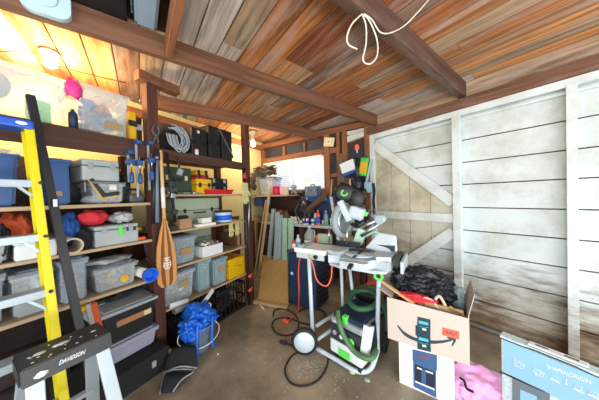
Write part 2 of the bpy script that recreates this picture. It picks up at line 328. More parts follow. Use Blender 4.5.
# the braced door leaf at the left end of the white wall
dr = bpy.data.objects.new('door_1', None); C.objects.link(dr); dr['kind'] = 'structure'; dr.location = (0, 0, 0)
bm = nb(); x = -1.93
while x < -.9:
    x1 = min(x + .262, -.885)
    def up(x): return 2.24 + (x + 1.93) * (1.36 - 2.24) / 1.045
    def lo(x): return .12 + (x + 1.93) * (1.05 - .12) / 1.045
    P = [(x + .003, 2.998, lo(x)), (x1 - .003, 2.998, lo(x1)), (x1 - .003, 3.016, lo(x1)), (x + .003, 3.016, lo(x)), (x + .003, 2.998, up(x)), (x1 - .003, 2.998, up(x1)), (x1 - .003, 3.016, up(x1)), (x + .003, 3.016, up(x))]
    hexa(bm, [Vector(p) for p in P]); x = x1
struct('door_plank', bm, 'painted_planks', dr)
def bdiag(name, x0, z0, x1, z1, w): 
    b2 = nb(); bar(b2, (x0, 2.98, z0), (x1, 2.98, z1), .034, w, (0, 0, 1), .003); return struct(name, b2, 'painted_frame', dr)
bdiag('brace', -1.93, 2.285, -.885, 1.375, .125); bdiag('brace', -1.93, .13, -.885, 1.03, .125)
struct('rail', box(nb(), -1.93, -.885, 2.955, 2.992, 1.14, 1.245, .003), 'painted_frame', dr)
struct('stile', box(nb(), -2.01, -1.925, 2.945, 2.998, .0, 2.375, .004), 'painted_frame', dr)
# ---- window wall
def Wbox(bm, w0, w1, q0, q1, z0, z1, bev=0):       # in window-wall coordinates, local y = -q
    return box(bm, w0, w1, -q1, -q0, z0, z1, bev)
def wstruct(name, bm, mat, parent=None):
    o = struct(name, bm, mat, parent)
    if not parent: o.rotation_euler = (0, 0, RW)
    return o
QW = -3.476
bm = nb()
Wbox(bm, -3.55, -3.47, QW - .03, QW, 0, 2.75); Wbox(bm, -3.47, -1.84, QW - .03, QW, 0, 1.62); Wbox(bm, -3.47, -1.84, QW - .03, QW, 2.28, 2.75); Wbox(bm, -1.84, -.98, QW - .03, QW, 0, 2.75)
pbr('siding_brown', '4a332b', .8, 0, .3, 8); wstruct('wall_back', bm, 'siding_brown')
def stud(*a, mat='post_red', n='trim_7'): wstruct(n, Wbox(nb(), *a, .004), mat)
i = 7
for w0, w1, z0, z1 in ((-1.86, -1.75, 0, 2.60), (-1.61, -1.55, 0, 2.62), (-1.50, -1.41, 0, 2.66), (-1.115, -1.03, 0, 2.66), (-3.475, -3.36, 0, 2.56), (-2.85, -2.78, 2.37, 2.56), (-2.33, -2.29, 2.37, 2.56)):
    stud(w0, w1, QW, QW + .075 if z0 == 0 else QW + .05, z0, z1, n='trim_%d' % i); i += 1
for w0, w1, z0, z1, d in ((-3.47, -1.86, 2.265, 2.37, .085), (-3.47, -1.03, 2.60, 2.70, .08), (-1.75, -1.55, 2.26, 2.36, .06), (-3.47, -1.86, 1.575, 1.63, .07), (-1.75, -1.61, 1.84, 1.90, .05)):
    stud(w0, w1, QW, QW + d, z0, z1, mat='frame_red', n='trim_%d' % i); i += 1
pbr('tar_paper', '2c3440', .7)
for k, (w0, w1, z0, z1) in enumerate(((-3.355, -2.86, 2.375, 2.555), (-2.77, -2.335, 2.375, 2.555), (-2.285, -1.87, 2.375, 2.555), (-1.74, -1.62, 1.9, 2.26), (-1.75, -1.51, 2.37, 2.6), (-1.405, -1.12, 1.0, 2.33))):
    wstruct('trim_%d' % i, Wbox(nb(), w0, w1, QW + .001, QW + .012, z0, z1), 'tar_paper'); i += 1
# insulation / pale boards in the bay over the tools
bm = nb(); random.seed(2)
for k, (z, h, t) in enumerate(((2.40, .1, .05), (2.52, .06, .0), (2.60, .05, .02))):
    hexa(bm, [Vector(p) for p in ((-1.405, 3.40, z), (-1.12, 3.40, z + t), (-1.12, 3.46, z + t), (-1.405, 3.46, z), (-1.405, 3.40, z + h), (-1.12, 3.40, z + h + t), (-1.12, 3.46, z + h + t), (-1.405, 3.46, z + h))])
wstruct('trim_%d' % i, bm, 'insulation'); i += 1
# window: frame, panes, blind
win = bpy.data.objects.new('window_1', None); C.objects.link(win); win['kind'] = 'structure'; win.rotation_euler = (0, 0, RW)
bm = nb()
for a in ((-3.47, -3.41, QW - .03, QW + .03, 1.62, 2.28), (-1.90, -1.84, QW - .03, QW + .03, 1.62, 2.28), (-3.47, -1.84, QW - .03, QW + .03, 1.62, 1.66), (-3.47, -1.84, QW - .03, QW + .03, 2.24, 2.28), (-2.66, -2.62, QW - .02, QW + .01, 1.66, 2.24)): Wbox(bm, *a, .003)
struct('window_frame', bm, 'white_plastic', win)
struct('pane', Wbox(nb(), -3.41, -1.9, QW - .012, QW - .008, 1.66, 2.24), 'glass', win)
bm = nb()
for k in range(15):
    z = 2.235 - k * .0385; rbox(bm, (-2.655, 3.415, z), (1.5, .036, .002), (math.radians(38), 0, 0))
    
struct('blind_slats', bm, 'white_bright', win)
bm = nb(); Wbox(bm, -3.4, -1.91, QW + .045, QW + .09, 2.235, 2.262, .003)
for w in (-3.2, -2.65, -2.1): tube(bm, [(w, 3.415, 2.24), (w, 3.415, 1.68)], .002, 5)
struct('blind_rail', bm, 'white_bright', win)
# ---- left wall behind the shelves
pbr('yellow_wall', 'd9cf98', .8, 0, .12, 3)
def sstruct(name, bm, mat): o = struct(name, bm, mat); o.rotation_euler = (0, 0, RS); return o
sstruct('wall_left', box(nb(), -1.5, 3.86, 3.09, 3.13, 0, 2.78), 'yellow_wall')
bm = nb(); box(bm, -1.5, 3.8, 3.03, 3.09, 2.56, 2.66, .003); sstruct('trim_%d' % i, bm, 'joist_wood'); i += 1
struct('wall_front', box(nb(), -2.3, -.7, YS - .05, YS, 0, 2.78), 'yellow_wall')
sstruct('trim_60', box(nb(), -1.4, 1.2, 3.06, 3.085, 0, 1.93), 'carpet'); sstruct('trim_61', box(nb(), 1.2, 3.0, 3.06, 3.085, 0, 1.16), 'brown')  # dark sheets added behind the shelves to darken the gaps
# conduit at the foot of the white wall
one('conduit_pipe', 'pale blue-grey pipe lying along the floor at the foot of the white wall', 'pipe', tube(nb(), [(-.86, 2.9, .03), (XR - .1, 2.9, .03)], .018, 8), 'galvanised')
# ================================================================== SHELVING
sh = thing('wooden_shelving', 'dark post-and-plank shelving along the left wall loaded with bins and tools', 'shelving', S(0, 0, 0), RS)
NB = 2.86
def spost(s0, n0, w, z1, mat='post_wood'): return mesh('post', box(nb(), s0 - w / 2, s0 + w / 2, n0, n0 + w, 0, z1, .004), mat, sh)
spost(1.09, 2.20, .095, 2.62); spost(2.34, 2.17, .085, 2.573); spost(-.14, 2.20, .095, 2.62)
spost(1.09, 2.80, .08, 2.0); spost(2.34, 2.80, .08, 2.0); spost(-.14, 2.80, .08, 2.0)
mesh('corbel', box(nb(), .98, 1.36, 2.19, 2.29, 2.622, 2.71, .004), 'beam_wood', sh)
def sboard(s0, s1, z, t=.022, mat='shelf_ply', n0=2.2): mesh('shelf', box(nb(), s0, s1, n0, NB, z - t, z, .002), mat, sh)
for z, t in ((1.487, .026), (1.14, .024), (.766, .024)): sboard(-.09, 1.04, z, t)
for z in (1.562, 1.18, .808, .41): sboard(1.14, 2.30, z, .02)
sboard(-.09, 1.04, 2.052, .03, 'shelf_dark', 2.235); sboard(1.14, 2.30, 2.012, .03, 'shelf_dark', 2.225)
mesh('apron', box(nb(), -.09, 1.045, 2.2, 2.234, 1.90, 2.055, .003), 'shelf_dark', sh); mesh('apron', box(nb(), 1.135, 2.3, 2.195, 2.224, 1.91, 2.015, .003), 'shelf_dark', sh)
for s0, s1 in ((-.09, 1.045), (1.135, 2.3)):
    for z in ((1.46, 1.115, .74) if s0 < 0 else (1.54, 1.158, .786, .388)): mesh('cleat', box(nb(), s0, s1, NB - .05, NB - .01, z - .06, z - .002), 'shelf_dark', sh)
LB = Zp(50, 58, 2.69); LB.z = 2.60; LB2 = Zp(253, 144, 2.5)
# ================================================================== BUILDERS OF REPEATED KINDS
def fit(px0, px1, pyb, pyt, n, z):
    s0 = SN(px0, pyb, n)[0]; s1 = SN(px1, pyb, n)[0]; zt = SN((px0 + px1) / 2, pyt, n)[1]
    return s0, s1 - s0, zt - z
def tote(label, loc, rz, w, d, h, body='clear_plastic', lid='clear_grey', name='storage_bin', cat='storage bin', group=None, latches='grey_plastic', sticker=None, paper=None, ribs=False, rot=None):
    t = thing(name, label, cat, loc, rz, group, rot); lh = min(.035, h * .14)
    bm = nb(); tp = min(.03, w * .07)
    v = [bm.verts.new(p) for p in ((tp, tp, .003), (w - tp, tp, .003), (w - tp, d - tp, .003), (tp, d - tp, .003), (.008, .008, h - lh), (w - .008, .008, h - lh), (w - .008, d - .008, h - lh), (.008, d - .008, h - lh))]
    for f in ((0, 3, 2, 1), (0, 1, 5, 4), (1, 2, 6, 5), (2, 3, 7, 6), (3, 0, 4, 7)): bm.faces.new([v[i] for i in f])
    bmesh.ops.bevel(bm, geom=[e for e in bm.edges if not e.is_boundary], offset=.015, segments=2, affect='EDGES'); shell(bm, .003)
    if ribs:
        k = max(3, int(w / .07))
        for i in range(1, k): x = w * i / k; bar(bm, (x, tp * .55, h * .12), (x, .006, h - lh - .01), .012, .008, (0, 1, 0))
    mesh('body', bm, body, t)
    bm = nb()
    for a in ((0, w, 0, .012), (0, w, d - .012, d), (0, .012, 0, d), (w - .012, w, 0, d)): box(bm, a[0], a[1], a[2], a[3], h - lh - .018, h - lh + .002, .003)
    mesh('rim', bm, body, t)
    if lid:
        bm = nb(); box(bm, -.004, w + .004, -.004, d + .004, h - lh + .002, h - .008, .004); box(bm, .03, w - .03, .03, d - .03, h - .009, h, .004); lo_ = mesh('lid', bm, lid, t)
    if latches:
        for x in ((.0, -.012), (w, 0)): 
            m_ = mesh('latch', box(nb(), x[0] - .012 * (x[0] == 0), x[0] + .012 * (x[0] > 0), d * .35, d * .65, h - lh - .06, h - .006, .004), latches, lo_ if lid else t)
    if sticker: mesh('sticker', lathe(nb(), [(sticker[2], 0), (sticker[2], .002)], 20, at(sticker[0] * w, .004, sticker[1] * h, PI / 2)), sticker[3], t)
    if paper: x0, x1, z0, z1, mt = paper; mesh('label_tape', box(nb(), x0 * w, x1 * w, .001, .006, z0 * h, z1 * h, M=None), mt, t)
    return t
def contents(label, loc, rz, w, d, h, mat, seed, n=26, rot=None):
    random.seed(seed); bm = nb()
    for k in range(n):
        a, b_, c_ = random.uniform(.1, .3) * w, random.uniform(.1, .3) * d, random.uniform(.08, .3) * h
        rr = .5 * math.sqrt(a * a + b_ * b_ + c_ * c_)
        x = random.uniform(.04 + rr, max(.041 + rr, w - .04 - rr)); y = random.uniform(.035 + rr * .6, max(.036 + rr, d - .04 - rr)); z = random.uniform(.012 + rr, max(.013 + rr, .85 * h - rr))
        x = min(x, w - .05); y = min(y, d - .05)
        if k % 3: rbox(bm, (x, y, z), (a, b_, c_), [random.uniform(-.8, .8) for _ in range(3)], .006)
        else: tube(bm, [(x - a / 2, y, z), (x + a / 2, y + .01, z + .01)], min(b_, c_) / 2.4, 8)
    return one('bin_contents', label, 'contents', bm, mat, loc, rz, None, 'stuff', rot)
def off(loc, rz, x, y, z): return Vector(loc) + Matrix.Rotation(rz, 3, 'Z') @ Vector((x, y, z))
def case(label, loc, rz, w, d, h, body, name='tool_case', cat='tool case', trim='dark_plastic', latch='grey_plastic', handle=True, split=.62, group=None, ribs=0, rot=None, top_handle=False):
    t = thing(name, label, cat, loc, rz, group, rot)
    bm = nb(); box(bm, 0, w, 0, d, 0, h * split - .003, .012)
    for k in range(ribs): x = w * (k + 1) / (ribs + 1); box(bm, x - .012, x + .012, -.006, .01, h * .06, h * split - .03, .003)
    mesh('base', bm, body, t)
    bm = nb(); box(bm, 0, w, 0, d, h * split, h, .012)
    for k in range(ribs): x = w * (k + 1) / (ribs + 1); box(bm, x - .012, x + .012, -.006, .01, h * split + .03, h * .94, .003)
    lo_ = mesh('lid', bm, body, t); mesh('seam', box(nb(), .004, w - .004, .004, d - .004, h * split - .004, h * split + .001), trim, t)
    for x in (.2, .8): mesh('latch', box(nb(), w * x - .016, w * x + .016, -.01, .002, h * split - .03, h * split + .022, .003), latch, lo_)
    if handle:
        if top_handle: mesh('handle', tube(nb(), curve([(w * .36, d / 2, h - .002), (w * .37, d / 2, h + .03), (w * .63, d / 2, h + .03), (w * .64, d / 2, h - .002)], 4), .009, 8), trim, t)
        else: mesh('handle', tube(nb(), curve([(w * .38, -.001, h * split - .03), (w * .39, -.03, h * split - .035), (w * .61, -.03, h * split - .035), (w * .62, -.001, h * split - .03)], 4), .008, 8), trim, t)
    return t
def carton(label, loc, rz, w, d, h, mat='cardboard', tape='cream', name='cardboard_box', cat='box', group=None, flaps=False, lidt=True, rot=None):
    t = thing(name, label, cat, loc, rz, group, rot); bm = nb(); box(bm, 0, w, 0, d, 0, h, .003); mesh('body', bm, mat, t)
    if lidt: mesh('lid', box(nb(), -.002, w + .002, -.002, d + .002, h - min(.03, h * .3), h + .002, .002), mat, t)
    if tape: mesh('tape', box(nb(), w * .44, w * .56, -.003, d + .003, h + .0021, h + .0035), tape, t)
    return t
def jar(label, loc, r, h, body, lid, name='tub', cat='tub', band=None, rz=0, neck=1.0, group=None):
    t = thing(name, label, cat, loc, rz, group)
    mesh('body', lathe(nb(), [(r * .92, 0), (r, .006), (r, h * .78), (r * .96 * neck, h * .86)], 20), body, t)
    mesh('lid', lathe(nb(), [(r * 1.03 * neck, h * .86), (r * 1.03 * neck, h * .985), (r * .9 * neck, h)], 20), lid, t)
    if band: mesh('label_band', lathe(nb(), [(r * 1.01, h * .2), (r * 1.01, h * .62)], 20), band, t)
    return t
def bottle(label, loc, r, h, body, cap, band=None, name='bottle', rz=0, group=None):
    t = thing(name, label, 'bottle', loc, rz, group)
    mesh('body', lathe(nb(), [(r * .85, 0), (r, .008), (r, h * .62), (r * .8, h * .74), (r * .36, h * .82), (r * .34, h * .88)], 20), body, t)
    mesh('cap', lathe(nb(), [(r * .42, h * .88), (r * .42, h), (r * .3, h * 1.005)], 14), cap, t)
    if band: mesh('label_band', lathe(nb(), [(r * 1.015, h * .15), (r * 1.015, h * .55)], 20), band, t)
    return t
# ================================================================== NEAR BAY OF THE SHELVES
# top shelf (z 2.055)
ZT = 2.056
loc = S(.02, 2.215, ZT); tote('large milky storage bin nearest the ceiling lamp, holding a roll and a green box', loc, RS, .52, .48, .34, 'clear_milky', 'clear_milky', latches='white_plastic')
t = thing('tape_roll', 'big ring-shaped roll seen through the milky bin beneath the ceiling lamp', 'roll', off(loc, RS, .17, .10, .20), RS)
mesh('roll', lathe(nb(), [(.055, 0), (.10, 0), (.10, .05), (.055, .05)], 28, at(0, 0, 0, PI / 2)), 'grey_plastic', t)
t = one('green_carton', 'lime green box inside the milky bin on the top shelf', 'box', box(nb(), 0, .10, 0, .12, 0, .16, .004), 'lime', off(loc, RS, .34, .07, .01), RS)
s0, w, h = fit(76, 131, 133, 88, 2.215, ZT)
loc = S(s0, 2.215, ZT); tote('clear bin of blue things with a brown paper label, on the near top shelf', loc, RS, w, .42, h, 'clear_plastic', 'clear_plastic', paper=(.5, .82, .14, .3, 'khaki'))
contents('blue, pink and grey odds and ends packed in the clear bin on the top shelf', loc, RS, w, .42, h, 'junk_blue', 11, 46)
tg = thing('cleaning_cloth', 'bright pink cloth hanging over the corner between the two clear top-shelf bins', 'cloth', S(.60, 2.235, 2.34), RS)
bm = nb(); blob(bm, (-.035, 0, .02), (.05, .03, .07), .5, 3, 4, 3); mesh('bundle', bm, 'pink_plastic', tg)
tg2 = one('spray_can', 'dark blue can between the two clear bins on the top shelf', 'can', lathe(nb(), [(.026, 0), (.026, .12), (.012, .135), (.012, .15)], 16), 'navy', S(.562, 2.26, ZT), RS)
s0, w, h = fit(136, 149, 140, 118, 2.25, ZT)
case('narrow yellow and black power tool case standing next to the front shelf post', S(.925, 2.28, ZT), RS, .06, .25, .27, 'yellow_plastic', latch='black_plastic', top_handle=True, handle=True)
case('narrow black case between the yellow case and the front shelf post', S(.99, 2.30, ZT), RS, .05, .25, .24, 'black_plastic', handle=False)
# ceiling lamp fittings
def lamp(label, top, bulb):
    t = thing('ceiling_bulb', label, 'lamp', (top.x, top.y, CE - .0))
    mesh('lamp_holder', lathe(nb(), [(.055, 0), (.06, -.02), (.04, -.035), (.028, -.06)][::-1], 20), 'white_plastic', t)
    d = bulb.z - CE
    mesh('socket', lathe(nb(), [(.022, d + .04), (.03, d + .06), (.03, -.05)], 18), 'white_plastic', t)
    mesh('bulb', lathe(nb(), [(.02, d - .045), (.038, d - .03), (.045, d), (.034, d + .03), (.02, d + .045)], 18), 'bulb_glow', t)
lamp('glowing bare bulb on the ceiling over the left end of the shelves', LB, Vector((LB.x, LB.y, 2.66))); lamp('glowing bare bulb on the ceiling beyond the far shelf post by the window', LB2, LB2)
bm = nb(); tube(bm, curve([LB + Vector((-.35, -.55, .13)), Vector((LB.x, LB.y, 2.722)), S(.62, 2.78, 2.728), S(1.05, 2.62, 2.73)], 6), .004, 6)
one('ceiling_cable', 'thin brown cable stapled along the yellow-lit ceiling boards', 'cable', bm, 'brown')
t = thing('wireless_router', 'pale round-cornered box with a raised disc fixed to the side of the long beam', 'router', (-1.858, -.39, 2.675)); t.rotation_euler = (0, 0, PI / 2)
def rrect(w, h, r, k=6):
    P = []
    for cx, cy, a0 in ((w / 2 - r, h / 2 - r, 0), (-w / 2 + r, h / 2 - r, 90), (-w / 2 + r, -h / 2 + r, 180), (w / 2 - r, -h / 2 + r, 270)):
        for i in range(k + 1): a = math.radians(a0 + 90 * i / k); P.append((cx + r * math.cos(a), cy + r * math.sin(a)))
    return P
mesh('housing', prism(nb(), rrect(.20, .19, .055), -.034, .0), 'pale_blue', t); mesh('disc', lathe(nb(), [(.05, 0), (.046, .006)], 28, at(0, -.034, .0, PI / 2)), 'pale_blue', t)
# loft bins lying across the beams
LY1 = hit(129, 16, (1, 0, 0), -1.86).y; LY2 = .17
tote('big grey translucent bin in the loft above the long beam, next to the short joist', (-1.9, LY1, CE + .0), 0, .86, LY2 - LY1, .4, 'clear_loft', 'grey_plastic', ribs=True, latches='grey_plastic')
case('black case in the loft between the blue tote and the grey translucent bin', (-1.9, LY1 - .31, CE), 0, .8, .30, .3, 'black_plastic')
tote('blue tote in the loft above the white round-cornered box', (-1.9, LY1 - .79, CE), 0, .8, .46, .4, 'blue_plastic', 'blue_plastic')
# shelf 2 (z 1.487)
Z2 = 1.488
s0, w, h = fit(-14, 23, 206, 148, 2.23, Z2); w = s0 + w + .06; s0 = -.06
tote('blue tote with a clear lid behind the yellow ladder, leftmost on its shelf', S(s0, 2.23, Z2), RS, w, .42, h, 'blue_plastic', 'clear_plastic', 'storage_bin')
s0, w, h = fit(47, 73, 203, 158, 2.23, Z2)
tote('tall blue tote with a small tan label just right of the black straightedge', S(s0, 2.23, Z2), RS, w, .42, h, 'blue_plastic', 'blue_plastic', paper=(.3, .6, .2, .3, 'khaki'))
s0, w, h = fit(92, 126, 202, 181, 2.23, Z2)
loc = S(s0, 2.23, Z2); tote('small clear bin with a white label holding orange things, under the grey toolbox', loc, RS, w, .3, h, 'clear_plastic', 'clear_plastic', paper=(.5, .72, .6, .85, 'paper'))
contents('brown and orange parts in the small clear bin under the grey toolbox', loc, RS, w, .3, h, 'junk_mixed', 4, 22)
s1, w1, h1 = fit(83, 120, 180, 160, 2.23, Z2 + h)
case('light grey toolbox stacked on the small clear bin of the second shelf', S(s1, 2.235, Z2 + h + .001), RS, w1, .29, h1, 'systainer', 'systainer', 'toolbox', latch='grey_plastic', handle=False, split=.7)
# bent drill with yellow stripes, hanging left of the bin
t = thing('angled_tool', 'black angled tool with thin yellow edges leaning on the clear bin of the second shelf', 'tool', S(.74, 2.26, Z2), RS)
bm = nb(); bar(bm, (-.10, 0, .20), (-.02, 0, .06), .03, .06, (0, 1, 0), .005); bar(bm, (-.03, 0, .07), (.08, 0, .09), .03, .05, (0, 1, 0), .005); mesh('body', bm, 'black_plastic', t)
bm = nb(); bar(bm, (-.125, -.02, .21), (-.03, -.02, .035), .008, .008); bar(bm, (-.035, -.02, .04), (.09, -.02, .065), .008, .008); mesh('edge_strip', bm, 'yellow_plastic', t)
one('plastic_bag', 'crumpled clear plastic bag lying in front of the black angled tool', 'bag', blob(nb(), (0, 0, .035), (.10, .06, .045), .4, 3, 9, 3, .03), 'clear_plastic', S(.70, 2.3, Z2 + .0), RS)
one('yellow_sheet', 'yellow folded sheet lying behind the grey toolbox under the top shelf', 'sheet', box(nb(), 0, .42, 0, .18, 0, .012), 'yellow_plastic', S(.55, 2.6, 1.81), RS)
one('shelf_tray', 'flat dark tray supporting the yellow sheet at the back of the second shelf', 'tray', box(nb(), 0, .42, 0, .2, 0, .31, .01), 'dark_plastic', S(.55, 2.6, 1.49), RS)
# bar clamps hanging from the top shelf edge
def clamp(label, s_, n, ztop, L, rg='aluminium'):
    t = thing('bar_clamp', label, 'clamp', S(s_, n, ztop - L), RS, None)
    mesh('bar', box(nb(), -.009, .009, -.005, .005, 0, L, .002), rg, t)
    mesh('fixed_jaw', box(nb(), -.02, .02, -.07, .01, L - .035, L - .004, .008), 'blue_plastic', t)
    mesh('sliding_jaw', box(nb(), -.022, .022, -.075, .012, L * .55, L * .55 + .045, .008), 'blue_plastic', t)
    mesh('screw', tube(nb(), [(0, -.055, L * .55 - .07), (0, -.055, L * .55 + .09)], .006, 8), 'steel', t)
    mesh('grip', lathe(nb(), [(.012, 0), (.016, .02), (.016, .07), (.01, .09)], 12, at(0, -.055, L * .55 - .16)), 'blue_plastic', t)
for px, py0, py1, lb in ((138, 140, 197, 'long bar clamp with blue jaws, left of the pair beside the front shelf post'), (150, 141, 190, 'bar clamp with blue jaws hanging right against the front shelf post'), (130, 150, 182, 'short bar clamp hanging under the end of the near top shelf')):
    a = SN(px, py0, 2.13); b_ = SN(px, py1, 2.13); clamp(lb, a[0], 2.17, a[1], a[1] - b_[1])
# shelf 3 (z 1.14)
Z3 = 1.141
def lump(name, label, cat, px0, px1, pyb, pyt, n, z, mat, seed, dep=.16, amp=.3, freq=2.4):
    s0, w, h = fit(px0, px1, pyb, pyt, n, z)
    return one(name, label, cat, blob(nb(), (0, 0, h * .5), (w * .48, dep, h * .5), amp, freq, seed, 4, h * .47), mat, S(s0 + w / 2, n + dep, z + .002), RS)
lump('stuff_sack', 'orange cloth bag behind the yellow ladder rail on the third shelf', 'bag', 4, 40, 246, 212, 2.3, Z3, 'orange_cloth', 2, .2)
lump('cable_bundle', 'black tangle of cables in front of the orange bag, left of the ladder rail', 'cables', -5, 14, 248, 228, 2.22, Z3, 'black_cloth', 3, .08, .5, 4)
lump('stuff_sack', 'blue nylon sack beside the black straightedge on the third shelf', 'bag', 64, 85, 250, 214, 2.28, Z3, 'blue_cloth', 5, .12)
s0, w, h = fit(95, 139, 243, 225, 2.22, Z3)
t = case('wide grey toolbox with a green latch on the third shelf', S(s0, 2.22, Z3), RS, w, .36, h, 'systainer', 'systainer', 'toolbox', handle=False, split=.8)
mesh('green_latch', box(nb(), w * .50, w * .61, -.016, 0, h * .45, h * .97, .004), 'lime', t); mesh('name_plate', box(nb(), w * .7, w * .93, -.005, 0, h * .62, h * .84), 'dark_plastic', t)
pass
lump('stuff_sack', 'red nylon sack on top of the wide grey toolbox', 'bag', 82, 114, 228, 210, 2.25, Z3 + h, 'red_cloth', 7, .13, .22)
lump('folded_cloth', 'white and grey folded cloth on the right end of the wide grey toolbox', 'cloth', 115, 138, 226, 212, 2.25, Z3 + h, 'grey_cloth', 8, .12, .3)
lump('cable_coil', 'black cable coil left of the wide grey toolbox', 'cable', 79, 95, 249, 230, 2.22, Z3, 'black_cloth', 12, .05, .5, 4)
t = thing('cardboard_tube', 'wide cardboard tube showing its open end, behind the black straightedge', 'tube', S(.50, 2.12, Z3 + .058), RS)
bm = nb(); 
for r0, r1, y0, y1 in ((.056, .044, 0, .6),):
    ro = [bm.verts.new((r0 * math.cos(a) , y, r0 * math.sin(a))) for y in (y0, y1) for a in [2 * PI * k / 24 for k in range(24)]]; ri = [bm.verts.new((r1 * math.cos(a), y, r1 * math.sin(a))) for y in (y0, y1) for a in [2 * PI * k / 24 for k in range(24)]]
    for k in range(24):
        j = (k + 1) % 24; bm.faces.new((ro[k], ro[j], ro[24 + j], ro[24 + k])); bm.faces.new((ri[k], ri[24 + k], ri[24 + j], ri[j])); bm.faces.new((ro[k], ri[k], ri[j], ro[j])); bm.faces.new((ro[24 + k], ro[24 + j], ri[24 + j], ri[24 + k]))
mesh('tube', bm, 'cardboard_pale', t)
s0, w, h = fit(15, 60, 262, 243, 2.2, Z3)
t = thing('white_box', 'low white plastic box behind the yellow ladder on the third shelf', 'box', S(s0, 2.2, Z3), RS); bm = nb(); box(bm, 0, w * .95, 0, .24, 0, h, .012); mesh('body', bm, 'white_plastic', t); mesh('lid', box(nb(), -.004, w * .95 + .004, -.004, .244, h, h + .012, .004), 'white_plastic', t)
s0, w, h = fit(-20, 13, 264, 240, 2.2, Z3); w = s0 + w + .06; s0 = -.06
tote('clear bin left of the low white box, cut by the picture edge', S(s0, 2.2, Z3), RS, w, .3, h, 'clear_plastic', 'clear_grey')
def power_tool(label, loc, rz, k=1, col='yellow_plastic'):
    t = thing('cordless_drill', label, 'drill', loc, rz)
    mesh('body', tube(nb(), [(-.09 * k, 0, .15 * k), (.05 * k, 0, .15 * k)], .032 * k, 12), col, t); mesh('chuck', tube(nb(), [(.05 * k, 0, .15 * k), (.11 * k, 0, .15 * k)], .018 * k, 10), 'black_plastic', t)
    bm = nb(); bar(bm, (-.04 * k, 0, .14 * k), (-.055 * k, 0, .04 * k), .03 * k, .035 * k, (0, 1, 0), .005); mesh('grip', bm, 'black_plastic', t); mesh('battery', box(nb(), -.10 * k, .01 * k, -.035 * k, .035 * k, 0, .045 * k, .006), 'black_plastic', t); return t
power_tool('yellow cordless drill with black battery behind the front shelf post, near shelf', S(.99, 2.36, Z3), RS, .62)
# shelf 4 (z .766)
Z4 = .767
s0, w, h = fit(11, 56, 313, 270, 2.22, Z4)
loc = S(s0, 2.22, Z4); tote('clear storage bin with a yellow sticker behind the ladder on the lowest near shelf', loc, RS, w * .98, .5, h, 'clear_plastic', 'clear_grey', sticker=(.42, .42, .02, 'yellow_plastic'))
contents('grey bits in the clear bin behind the ladder', loc, RS, w * .98, .5, h, 'junk_grey', 5, 22)
s0, w, h = fit(60, 90, 299, 258, 2.22, Z4)
loc = S(s0, 2.22, Z4); tote('tall clear storage bin directly right of the black straightedge', loc, RS, w, .5, h, 'clear_grey', 'clear_grey')
contents('grey bits in the tall clear bin right of the straightedge', loc, RS, w, .5, h, 'junk_grey', 6, 24)
s0, w, h = fit(-24, 8, 326, 274, 2.22, Z4); s0 = -.06; w = fit(-24, 8, 326, 274, 2.22, Z4)[0] + w + .06; print('LL', s0, w)
tote('clear storage bin at the left picture edge, on the lowest near shelf', S(s0, 2.22, Z4), RS, w, .5, h, 'clear_grey', 'clear_grey')
s0, w, h = fit(95, 139, 296, 264, 2.22, Z4)
loc = S(s0, 2.22, Z4); t = tote('clear storage bin with two yellow stickers next to the roll with a blue end', loc, RS, w, .45, h, 'clear_plastic', 'clear_grey', sticker=(.66, .34, .03, 'yellow_plastic'))
mesh('sticker', lathe(nb(), [(.012, 0), (.012, .002)], 16, at(.3 * w, .002, .62 * h, PI / 2)), 'yellow_plastic', t)
contents('tan and grey parts inside the clear bin with two yellow stickers', loc, RS, w, .45, h, 'junk_grey', 8, 34)
one('sanding_sheet', 'crumpled grey and white sheet lying on the lid of the bin with two yellow stickers', 'sheet', blob(nb(), (0, 0, .012), (.15, .12, .016), .5, 2, 3, 3), 'grey_cloth', S(s0 + w * .5, 2.4, Z4 + h + .004), RS)
t = thing('plastic_roll', 'roll of white film with a bright blue flared end beside the front shelf post', 'roll', S(.97, 2.12, Z4 + .07), RS)
mesh('film', lathe(nb(), [(.045, 0), (.045, .36)], 20, at(0, .38, 0, PI / 2)), 'paper', t)
bm = nb(); ro = []
for r, y in ((.046, .03), (.062, -.005), (.064, -.03), (.05, -.03), (.03, .01)): ro.append([bm.verts.new((r * math.cos(2 * PI * k / 24), y, r * math.sin(2 * PI * k / 24))) for k in range(24)])
for a, b_ in zip(ro, ro[1:]):
    for k in range(24): bm.faces.new((a[k], a[(k + 1) % 24], b_[(k + 1) % 24], b_[k]))
bm.faces.new(ro[-1]); bm.faces.new(ro[0]); mesh('end_cap', bm, 'bright_blue', t)
pbr('strip_tan', 'a87450', .7)
# floor level, near bay
def flr(px0, px1, pyb, n):
    a = SN(px0, pyb, n)[0]; return a, SN(px1, pyb, n)[0] - a
s0 = SN(96, 345, 2.0)[0]
LOWT = .20
loc = S(.62, 2.10, LOWT + .17); t = tote('black tote with a grey lid and a tan label strip, beside the front shelf post', loc, RS, .40, .5, .27, 'black_plastic', 'grey_plastic', latches='grey_plastic')
mesh('label_strip', box(nb(), .10, .34, .004, .02, .13, .175), 'strip_tan', t); mesh('label_strip', box(nb(), .29, .345, .002, .018, .132, .173), 'cream', t)
loc = S(.62, 2.10, .20); t = tote('lilac tinted tote under the black tote with the grey lid', loc, RS, .40, .5, .165, 'lilac', 'lilac', latches='charcoal')
t = case('long low black tool chest on the floor under the lilac tote', S(.40, 1.98, .0), RS, .64, .62, .195, 'dark_mat', 'tool_chest', 'tool chest', handle=False)
one('metal_rod', 'thin steel rod lying across the lid of the black tote', 'rod', tube(nb(), [(-.2, 0, 0), (.2, .12, .0)], .005, 6), 'steel', S(.82, 2.3, LOWT + .17 + .278), RS)
